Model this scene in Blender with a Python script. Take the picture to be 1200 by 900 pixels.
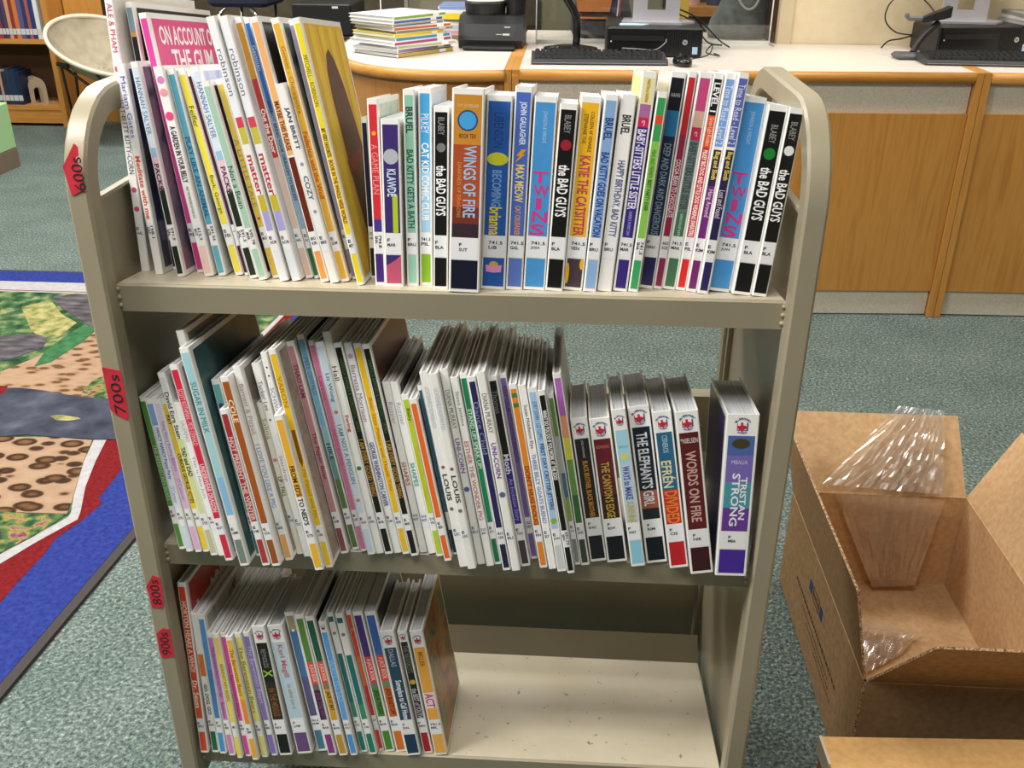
import bpy, math, random
from mathutils import Matrix, Vector

for _o in list(bpy.data.objects):
    bpy.data.objects.remove(_o, do_unlink=True)
SC = bpy.context.scene
COL = SC.collection

# ------------------------------------------------------------------ camera, world, lights, exposure
CAM_POS = (0.13106, -1.00535, 1.29407)
RX = Vector((0.99826487, 0.05856081, 0.00615441))
RU = Vector((-0.03131909, 0.43954468, 0.89767455))
RF = Vector((-0.04986341, 0.89630972, -0.44061608))
cam_data = bpy.data.cameras.new('camera')
cam_data.sensor_width = 36.0
cam_data.lens = 1129.857 / 1200 * 36.0
cam_data.clip_start = 0.02
cam_data.clip_end = 60
cam = bpy.data.objects.new('camera', cam_data)
COL.objects.link(cam)
cam.matrix_world = Matrix(((RX.x, RU.x, -RF.x, CAM_POS[0]), (RX.y, RU.y, -RF.y, CAM_POS[1]),
                           (RX.z, RU.z, -RF.z, CAM_POS[2]), (0, 0, 0, 1)))
SC.camera = cam

world = bpy.data.worlds.new('world')
SC.world = world
world.use_nodes = True
_bg = world.node_tree.nodes['Background']
_bg.inputs[0].default_value = (1.0, 0.95, 0.88, 1)
_bg.inputs[1].default_value = 0.10

SC.view_settings.view_transform = 'Standard'
SC.view_settings.look = 'None'
SC.view_settings.exposure = 0.0
SC.view_settings.gamma = 1.0
SC.view_settings.use_curve_mapping = False

CEIL = 2.75
# recessed ceiling panels (each gets its own fixture mesh further down): x, y, watts
CEILING_LIGHTS = [(-1.8, -0.55, 100), (-0.2, -0.95, 27), (2.2, -0.85, 2),
                  (-1.8, 1.9, 66), (0.2, 1.9, 22), (2.1, 1.9, 30),
                  (-2.8, 4.3, 46), (-0.9, 4.3, 34), (1.0, 4.3, 14)]
for _x, _y, _w in CEILING_LIGHTS:
    _l = bpy.data.lights.new('ceiling_lamp', 'AREA')
    _l.shape = 'RECTANGLE'
    _l.size, _l.size_y = 1.15, 0.55
    _l.energy = _w
    _l.color = (1.0, 0.965, 0.91)
    _lo = bpy.data.objects.new('ceiling_lamp', _l)
    _lo.location = (_x, _y, CEIL - 0.03)
    COL.objects.link(_lo)

# ------------------------------------------------------------------ helpers
def lin(c):
    c = c.lstrip('#')
    if len(c) == 3:
        c = ''.join(k * 2 for k in c)
    out = []
    for i in (0, 2, 4):
        v = int(c[i:i + 2], 16) / 255
        out.append(v / 12.92 if v <= 0.04045 else ((v + 0.055) / 1.055) ** 2.4)
    return (out[0], out[1], out[2], 1)

MATS = {}
def mat(c, rough=0.45, metal=0.0, noise=0.0, scale=40.0, spec=0.5, coat=0.0, emit=0.0):
    key = (c, rough, metal, noise, scale, spec, coat, emit)
    if key in MATS:
        return MATS[key]
    m = bpy.data.materials.new('paint_' + c.strip('#'))
    m.use_nodes = True
    nt = m.node_tree
    b = nt.nodes['Principled BSDF']
    col = lin(c)
    b.inputs['Base Color'].default_value = col
    b.inputs['Roughness'].default_value = rough
    b.inputs['Metallic'].default_value = metal
    b.inputs['Specular IOR Level'].default_value = spec
    b.inputs['Coat Weight'].default_value = coat
    b.inputs['Coat Roughness'].default_value = 0.12
    if emit:
        b.inputs['Emission Color'].default_value = col
        b.inputs['Emission Strength'].default_value = emit
    if noise:
        tc = nt.nodes.new('ShaderNodeTexCoord')
        n = nt.nodes.new('ShaderNodeTexNoise')
        n.inputs['Scale'].default_value = scale
        n.inputs['Detail'].default_value = 4
        r = nt.nodes.new('ShaderNodeMix'); r.data_type = 'RGBA'
        r.inputs[6].default_value = tuple(v * (1 - noise) for v in col[:3]) + (1,)
        r.inputs[7].default_value = tuple(min(1, v * (1 + noise)) for v in col[:3]) + (1,)
        nt.links.new(tc.outputs['Object'], n.inputs['Vector'])
        nt.links.new(n.outputs['Fac'], r.inputs[0])
        nt.links.new(r.outputs[2], b.inputs['Base Color'])
    MATS[key] = m
    return m

def node_mat(name):
    m = bpy.data.materials.new(name)
    m.use_nodes = True
    return m, m.node_tree, m.node_tree.nodes['Principled BSDF']

def ramp(nt, stops):
    r = nt.nodes.new('ShaderNodeValToRGB')
    e = r.color_ramp.elements
    e[0].position, e[0].color = stops[0][0], lin(stops[0][1])
    e[1].position, e[1].color = stops[-1][0], lin(stops[-1][1])
    for p, c in stops[1:-1]:
        k = e.new(p); k.color = lin(c)
    return r

def noise_ramp_mat(name, stops, scale=8.0, detail=5.0, rough=0.6, bump=0.0, bump_scale=None, stretch=(1, 1, 1), coord='Object', dist=0.0, spec=0.4, voronoi=False):
    m, nt, b = node_mat(name)
    tc = nt.nodes.new('ShaderNodeTexCoord')
    mp = nt.nodes.new('ShaderNodeMapping')
    mp.inputs['Scale'].default_value = stretch
    nt.links.new(tc.outputs[coord], mp.inputs['Vector'])
    if voronoi:
        n = nt.nodes.new('ShaderNodeTexVoronoi'); out = n.outputs['Distance']
        n.inputs['Scale'].default_value = scale
    else:
        n = nt.nodes.new('ShaderNodeTexNoise'); out = n.outputs['Fac']
        n.inputs['Scale'].default_value = scale
        n.inputs['Detail'].default_value = detail
        n.inputs['Distortion'].default_value = dist
    nt.links.new(mp.outputs['Vector'], n.inputs['Vector'])
    r = ramp(nt, stops)
    nt.links.new(out, r.inputs['Fac'])
    nt.links.new(r.outputs['Color'], b.inputs['Base Color'])
    b.inputs['Roughness'].default_value = rough
    b.inputs['Specular IOR Level'].default_value = spec
    if bump:
        n2 = nt.nodes.new('ShaderNodeTexNoise')
        n2.inputs['Scale'].default_value = bump_scale or scale
        n2.inputs['Detail'].default_value = 3
        nt.links.new(mp.outputs['Vector'], n2.inputs['Vector'])
        bp = nt.nodes.new('ShaderNodeBump')
        bp.inputs['Strength'].default_value = bump
        bp.inputs['Distance'].default_value = 0.01
        nt.links.new(n2.outputs['Fac'], bp.inputs['Height'])
        nt.links.new(bp.outputs['Normal'], b.inputs['Normal'])
    return m

class MB:
    """collects shapes into one mesh with several materials"""
    def __init__(self):
        self.v, self.f, self.m, self.mats = [], [], [], []
    def mi(self, m):
        if m not in self.mats:
            self.mats.append(m)
        return self.mats.index(m)
    def add(self, vs, fs, m, M=None):
        o = len(self.v); k = self.mi(m)
        if M is not None:
            vs = [tuple(M @ Vector(p)) for p in vs]
        self.v += [tuple(p) for p in vs]
        for f in fs:
            self.f.append(tuple(o + i for i in f)); self.m.append(k)
        return self
    def box(self, a, b, m, M=None):
        (x0, y0, z0), (x1, y1, z1) = a, b
        vs = [(x0, y0, z0), (x1, y0, z0), (x1, y1, z0), (x0, y1, z0), (x0, y0, z1), (x1, y0, z1), (x1, y1, z1), (x0, y1, z1)]
        fs = [(0, 3, 2, 1), (4, 5, 6, 7), (0, 1, 5, 4), (1, 2, 6, 5), (2, 3, 7, 6), (3, 0, 4, 7)]
        return self.add(vs, fs, m, M)
    def rbox(self, a, b, r, m, M=None):
        """box with chamfered edges"""
        (x0, y0, z0), (x1, y1, z1) = a, b
        r = min(r, (x1 - x0) * .49, (y1 - y0) * .49, (z1 - z0) * .49)
        pr = [(x0 + r, y0), (x1 - r, y0), (x1, y0 + r), (x1, y1 - r), (x1 - r, y1), (x0 + r, y1), (x0, y1 - r), (x0, y0 + r)]
        cx, cy = (x0 + x1) / 2, (y0 + y1) / 2
        def ins(p):
            return (cx + (p[0] - cx) * ((x1 - x0) / 2 - r) / ((x1 - x0) / 2), cy + (p[1] - cy) * ((y1 - y0) / 2 - r) / ((y1 - y0) / 2))
        rings = [[ins(p) + (z0,) for p in pr], [p + (z0 + r,) for p in pr], [p + (z1 - r,) for p in pr], [ins(p) + (z1,) for p in pr]]
        return self.loft(rings, m, M)
    def loft(self, rings, m, M=None, closed=True, caps=True):
        n = len(rings[0]); vs = [p for r in rings for p in r]; fs = []
        for i in range(len(rings) - 1):
            for j in range(n if closed else n - 1):
                k = (j + 1) % n
                fs.append((i * n + j, i * n + k, (i + 1) * n + k, (i + 1) * n + j))
        if caps:
            fs.append(tuple(range(n - 1, -1, -1))); fs.append(tuple((len(rings) - 1) * n + j for j in range(n)))
        return self.add(vs, fs, m, M)
    def prism(self, poly, z0, z1, m, M=None):
        return self.loft([[(x, y, z0) for x, y in poly], [(x, y, z1) for x, y in poly]], m, M)
    def tube(self, pts, r, m, n=8, M=None, r1=None):
        pts = [Vector(p) for p in pts]; rings = []
        up = Vector((0.123, 0.2, 0.97)).normalized()
        for i, p in enumerate(pts):
            d = (pts[min(i + 1, len(pts) - 1)] - pts[max(i - 1, 0)]).normalized()
            a = d.cross(up)
            if a.length < 1e-3:
                a = d.cross(Vector((1, 0, 0)))
            a.normalize(); b = a.cross(d)
            rr = r if r1 is None else r + (r1 - r) * i / max(1, len(pts) - 1)
            rings.append([tuple(p + (a * math.cos(t) + b * math.sin(t)) * rr) for t in [2 * math.pi * k / n for k in range(n)]])
        return self.loft(rings, m, M)
    def lathe(self, prof, m, n=24, M=None):
        rings = [[(r * math.cos(2 * math.pi * k / n), r * math.sin(2 * math.pi * k / n), z) for k in range(n)] for r, z in prof]
        return self.loft(rings, m, M)
    def quad(self, pts, m, M=None):
        return self.add(pts, [tuple(range(len(pts)))], m, M)
    def build(self, name, parent=None, smooth=False, loc=None):
        me = bpy.data.meshes.new(name)
        me.from_pydata(self.v, [], self.f)
        for m in self.mats:
            me.materials.append(m)
        me.polygons.foreach_set('material_index', self.m)
        if smooth:
            me.polygons.foreach_set('use_smooth', [True] * len(self.f))
        me.update()
        o = bpy.data.objects.new(name, me)
        COL.objects.link(o)
        if parent is not None:
            o.parent = parent
        if loc is not None:
            o.location = loc
        return o

def tag(o, label, cat, group=None, kind=None):
    o['label'] = label
    if cat:
        o['category'] = cat
    if group:
        o['group'] = group
    if kind:
        o['kind'] = kind
    return o

def empty(name, M=None):
    o = bpy.data.objects.new(name, None)
    o.empty_display_size = 0.05
    COL.objects.link(o)
    if M is not None:
        o.matrix_world = M
    return o

def struct(o, label=None):
    o['kind'] = 'structure'
    if label:
        o['label'] = label
    return o

def bez(pts, n=10):
    """smooth curve through points"""
    P = [Vector(p) for p in pts]; out = []
    for i in range(len(P) - 1):
        p0 = P[max(i - 1, 0)]; p1 = P[i]; p2 = P[i + 1]; p3 = P[min(i + 2, len(P) - 1)]
        for k in range(n):
            t = k / n
            out.append(0.5 * ((2 * p1) + (p2 - p0) * t + (2 * p0 - 5 * p1 + 4 * p2 - p3) * t * t + (3 * p1 - p0 - 3 * p2 + p3) * t ** 3))
    out.append(P[-1])
    return [tuple(p) for p in out]

def RZ(a, x=0, y=0, z=0):
    return Matrix.Translation((x, y, z)) @ Matrix.Rotation(math.radians(a), 4, 'Z')

# lettering: every string is turned into a flat mesh once, in a single batch
_WANT = set(); TXT = {}
def want(s, bold=False):
    _WANT.add((s, bool(bold)))
def make_texts():
    tmp = []
    for s, bold in sorted(_WANT):
        c = bpy.data.curves.new('t', 'FONT')
        c.body = s; c.size = 1.0; c.resolution_u = 2; c.fill_mode = 'FRONT'
        c.offset = 0.022 if bold else 0.0
        o = bpy.data.objects.new('t', c); COL.objects.link(o); tmp.append((s, bold, o, c))
    bpy.context.view_layer.update()
    dg = bpy.context.evaluated_depsgraph_get()
    for s, bold, o, c in tmp:
        ev = o.evaluated_get(dg); me = ev.to_mesh()
        vs = [tuple(v.co) for v in me.vertices]; fs = [tuple(p.vertices) for p in me.polygons]
        ev.to_mesh_clear()
        if not vs:
            vs = [(0, 0, 0), (0.01, 0, 0), (0, 0.01, 0)]; fs = [(0, 1, 2)]
        x0 = min(v[0] for v in vs); x1 = max(v[0] for v in vs); y0 = min(v[1] for v in vs); y1 = max(v[1] for v in vs)
        TXT[(s, bold)] = ([(v[0] - x0, v[1] - y0) for v in vs], fs, x1 - x0, y1 - y0)
    for s, bold, o, c in tmp:
        bpy.data.objects.remove(o, do_unlink=True); bpy.data.curves.remove(c)

def put_text(mb, s, bold, m, O, U, V, length, height, squeeze=(0.55, 1.7)):
    """text centred at O, running along U (unit) with letter tops along V, fitted into length x height"""
    vs, fs, w, h = TXT[(s, bool(bold))]
    sy = height / max(h, 0.3)
    sx = length / max(w, 0.05)
    sx = min(max(sx, sy * squeeze[0]), sy * squeeze[1])
    if w * sx > length * 1.02:
        sx = length / w
        sy = min(sy, sx / squeeze[0])
    O = Vector(O); U = Vector(U); V = Vector(V)
    pts = [tuple(O + U * ((x - w / 2) * sx) + V * ((y - h / 2) * sy)) for x, y in vs]
    mb.add(pts, fs, m)

# ------------------------------------------------------------------ book table
# id  x  y  lean(deg)  height  thickness(mm)  depth
PLACE = """
a01 -0.3690 0.0629 -1.40 0.3127 10.22 0.245
a02 -0.3457 0.0476 -4.57 0.2365 9.66 0.190
a03 -0.3365 0.0763 -4.58 0.3016 8.26 0.245
a04 -0.3154 0.0373 -6.88 0.2399 8.89 0.190
a05 -0.3007 0.0620 -7.72 0.2913 9.57 0.200
a06 -0.2838 0.0423 -8.94 0.2360 11.31 0.190
a07 -0.2698 0.0471 -9.56 0.2337 9.33 0.190
a08 -0.2511 0.0516 -11.65 0.2347 9.77 0.190
a09 -0.2422 0.0526 -11.93 0.2341 4.85 0.190
a10 -0.2290 0.0383 -11.78 0.2387 9.94 0.190
a11 -0.2160 0.0310 -12.47 0.2240 9.60 0.190
a12 -0.2037 0.0413 -12.55 0.2266 8.44 0.190
a13 -0.1901 0.0274 -12.20 0.2909 10.21 0.200
a14 -0.1766 0.0303 -12.39 0.2918 10.92 0.200
a15 -0.1656 0.0457 -12.50 0.2913 8.94 0.200
a16 -0.1568 0.0467 -12.44 0.2914 6.52 0.200
a17 -0.1430 0.0289 -12.39 0.2915 9.48 0.200
a18 -0.1307 0.0251 -12.92 0.2231 9.86 0.190
a19 -0.1205 0.0315 -12.55 0.2907 9.61 0.200
a20 -0.1126 0.0473 -11.66 0.2891 5.49 0.200
a21 -0.0991 0.0185 -11.54 0.2900 8.11 0.187
a22 -0.0912 0.0556 -1.75 0.1829 7.12 0.135
a23 -0.0773 0.0235 -0.84 0.2045 12.00 0.135
a24 -0.0606 0.0187 -0.10 0.1843 20.59 0.135
a25 -0.0403 0.0239 -0.14 0.2148 12.75 0.135
a26 -0.0256 0.0282 0.44 0.2166 14.41 0.135
a27 -0.0068 0.0106 0.82 0.1985 16.11 0.135
a28 0.0206 -0.0010 1.49 0.2170 34.02 0.135
a29 0.0516 0.0164 1.74 0.2101 27.51 0.135
a30 0.0756 0.0175 2.03 0.2196 18.56 0.135
a31 0.0981 0.0184 2.41 0.2096 24.29 0.135
a32 0.1207 0.0160 3.04 0.2027 19.45 0.135
a33 0.1415 0.0208 3.61 0.2099 21.76 0.135
a34 0.1608 0.0172 4.15 0.2129 14.87 0.135
a35 0.1776 0.0200 4.54 0.2132 15.96 0.135
a36 0.1950 0.0219 4.86 0.2367 15.91 0.150
a37 0.2098 0.0212 5.20 0.2167 10.85 0.135
a38 0.2253 0.0399 5.24 0.2366 16.36 0.150
a39 0.2389 0.0385 5.51 0.2375 9.60 0.150
a40 0.2513 0.0373 5.85 0.2368 14.67 0.150
a41 0.2644 0.0347 5.89 0.2363 10.94 0.150
a42 0.2759 0.0286 6.05 0.2364 11.52 0.150
a43 0.2878 0.0210 6.04 0.2376 11.64 0.150
a44 0.3071 0.0322 5.76 0.2124 24.55 0.135
a45 0.3302 0.0189 5.75 0.2048 20.94 0.135
a46 0.3491 0.0147 5.76 0.2028 16.34 0.135
m01 -0.3447 -0.0178 -8.26 0.2076 8.29 0.150
m02 -0.3329 -0.0235 -8.39 0.2071 9.21 0.150
m03 -0.3213 -0.0239 -9.07 0.2079 8.51 0.150
m04 -0.3118 -0.0223 -9.26 0.2073 8.44 0.150
m05 -0.2982 -0.0308 -10.30 0.2452 9.42 0.215
m06 -0.2885 -0.0309 -10.41 0.2076 8.42 0.150
m07 -0.2752 -0.0420 -10.16 0.2592 10.68 0.215
m08 -0.2648 -0.0292 -9.70 0.2976 9.40 0.225
m09 -0.2521 -0.0532 -10.07 0.2843 11.74 0.235
m10 -0.2403 -0.0273 -9.25 0.2366 11.01 0.200
m11 -0.2260 -0.0503 -10.20 0.2083 9.87 0.200
m12 -0.2132 -0.0504 -10.43 0.2494 10.91 0.215
m13 -0.2013 -0.0354 -10.54 0.2579 9.84 0.215
m14 -0.1916 -0.0187 -10.54 0.2062 8.80 0.200
m15 -0.1810 -0.0243 -10.82 0.2587 9.41 0.215
m16 -0.1720 -0.0281 -9.54 0.2733 8.02 0.215
m17 -0.1578 -0.0563 -10.72 0.2057 10.99 0.200
m18 -0.1470 -0.0492 -10.79 0.2853 9.32 0.225
m19 -0.1361 -0.0128 -10.97 0.2844 9.66 0.225
m20 -0.1241 -0.0017 -11.18 0.2902 9.20 0.225
m21 -0.1130 -0.0050 -10.83 0.2840 8.18 0.225
m22 -0.1015 -0.0129 -10.79 0.2846 9.91 0.225
m23 -0.0914 -0.0092 -10.79 0.2965 9.62 0.225
m24 -0.0797 -0.0096 -11.05 0.2835 10.29 0.225
m25 -0.0689 -0.0061 -10.96 0.2829 9.96 0.225
m26 -0.0579 -0.0078 -10.77 0.2830 9.34 0.225
m27 -0.0465 -0.0113 -10.84 0.2833 9.57 0.225
m28 -0.0365 -0.0021 -10.53 0.2326 9.40 0.200
m29 -0.0253 -0.0038 -10.71 0.2330 9.41 0.200
m30 -0.0144 -0.0097 -10.65 0.2193 8.72 0.200
m31 -0.0029 -0.0207 -10.73 0.2186 8.91 0.200
m32 0.0049 -0.0042 -10.65 0.2304 5.32 0.200
m33 0.0184 -0.0338 -10.40 0.2574 10.03 0.215
m34 0.0292 -0.0382 -10.26 0.2570 10.32 0.215
m35 0.0398 -0.0258 -10.15 0.2591 9.44 0.215
m36 0.0511 -0.0291 -10.19 0.2504 9.01 0.215
m37 0.0604 -0.0241 -9.85 0.2537 8.46 0.215
m38 0.0726 -0.0378 -10.09 0.2547 9.63 0.215
m39 0.0840 -0.0381 -10.05 0.2606 10.22 0.215
m40 0.0954 -0.0261 -10.13 0.2522 11.32 0.215
m41 0.1058 -0.0065 -10.13 0.2495 8.71 0.215
m42 0.1179 -0.0279 -10.03 0.2436 9.52 0.215
m43 0.1290 -0.0301 -10.15 0.2434 9.05 0.215
m44 0.1407 -0.0354 -10.08 0.2428 10.94 0.215
m45 0.1519 -0.0384 -10.18 0.2407 8.71 0.215
m46 0.1603 -0.0167 -10.23 0.2298 6.95 0.200
m47 0.1697 -0.0174 -9.75 0.2550 10.16 0.215
m48 0.1865 -0.0076 -9.58 0.1941 20.43 0.137
m49 0.2101 -0.0078 -9.25 0.1943 24.71 0.137
m50 0.2358 -0.0155 -9.67 0.2105 17.10 0.137
m51 0.2597 -0.0059 -9.58 0.2109 25.57 0.137
m52 0.2865 -0.0158 -9.67 0.2092 22.71 0.137
m53 0.3131 -0.0280 -9.19 0.2145 27.25 0.137
m54 0.3481 -0.0280 -0.89 0.2119 38.07 0.137
b01 -0.3636 -0.0199 -1.44 0.2776 11.79 0.170
b02 -0.3479 -0.0180 -2.58 0.2289 10.20 0.170
b03 -0.3362 -0.0200 -3.00 0.2285 9.64 0.170
b04 -0.3221 -0.0230 -4.28 0.2021 8.97 0.200
b05 -0.3092 -0.0275 -4.99 0.2055 7.69 0.200
b06 -0.2985 -0.0232 -5.70 0.2044 8.13 0.200
b07 -0.2857 -0.0297 -6.46 0.2042 9.24 0.200
b08 -0.2743 -0.0234 -6.76 0.2059 9.37 0.200
b09 -0.2618 -0.0190 -7.40 0.2049 9.11 0.200
b10 -0.2454 -0.0174 -6.92 0.2140 18.41 0.140
b11 -0.2192 -0.0125 -8.26 0.2134 21.65 0.140
b12 -0.1955 -0.0049 -8.74 0.2316 13.89 0.170
b13 -0.1790 -0.0126 -8.89 0.2329 12.55 0.170
b14 -0.1631 -0.0121 -9.48 0.2305 12.38 0.170
b15 -0.1481 -0.0103 -9.36 0.2220 10.18 0.140
b16 -0.1348 -0.0029 -9.91 0.2330 9.33 0.170
b17 -0.1209 -0.0067 -10.00 0.2340 10.92 0.170
b18 -0.1108 0.0028 -9.85 0.2333 7.29 0.170
b19 -0.0978 0.0008 -9.85 0.2338 13.76 0.170
b20 -0.0811 0.0015 -9.61 0.2341 15.29 0.170
b21 -0.0624 -0.0048 -9.47 0.2073 19.87 0.140
b22 -0.0423 0.0011 -9.59 0.2045 13.14 0.140
b23 -0.0232 -0.0012 -9.25 0.2077 18.41 0.165
"""
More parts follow.
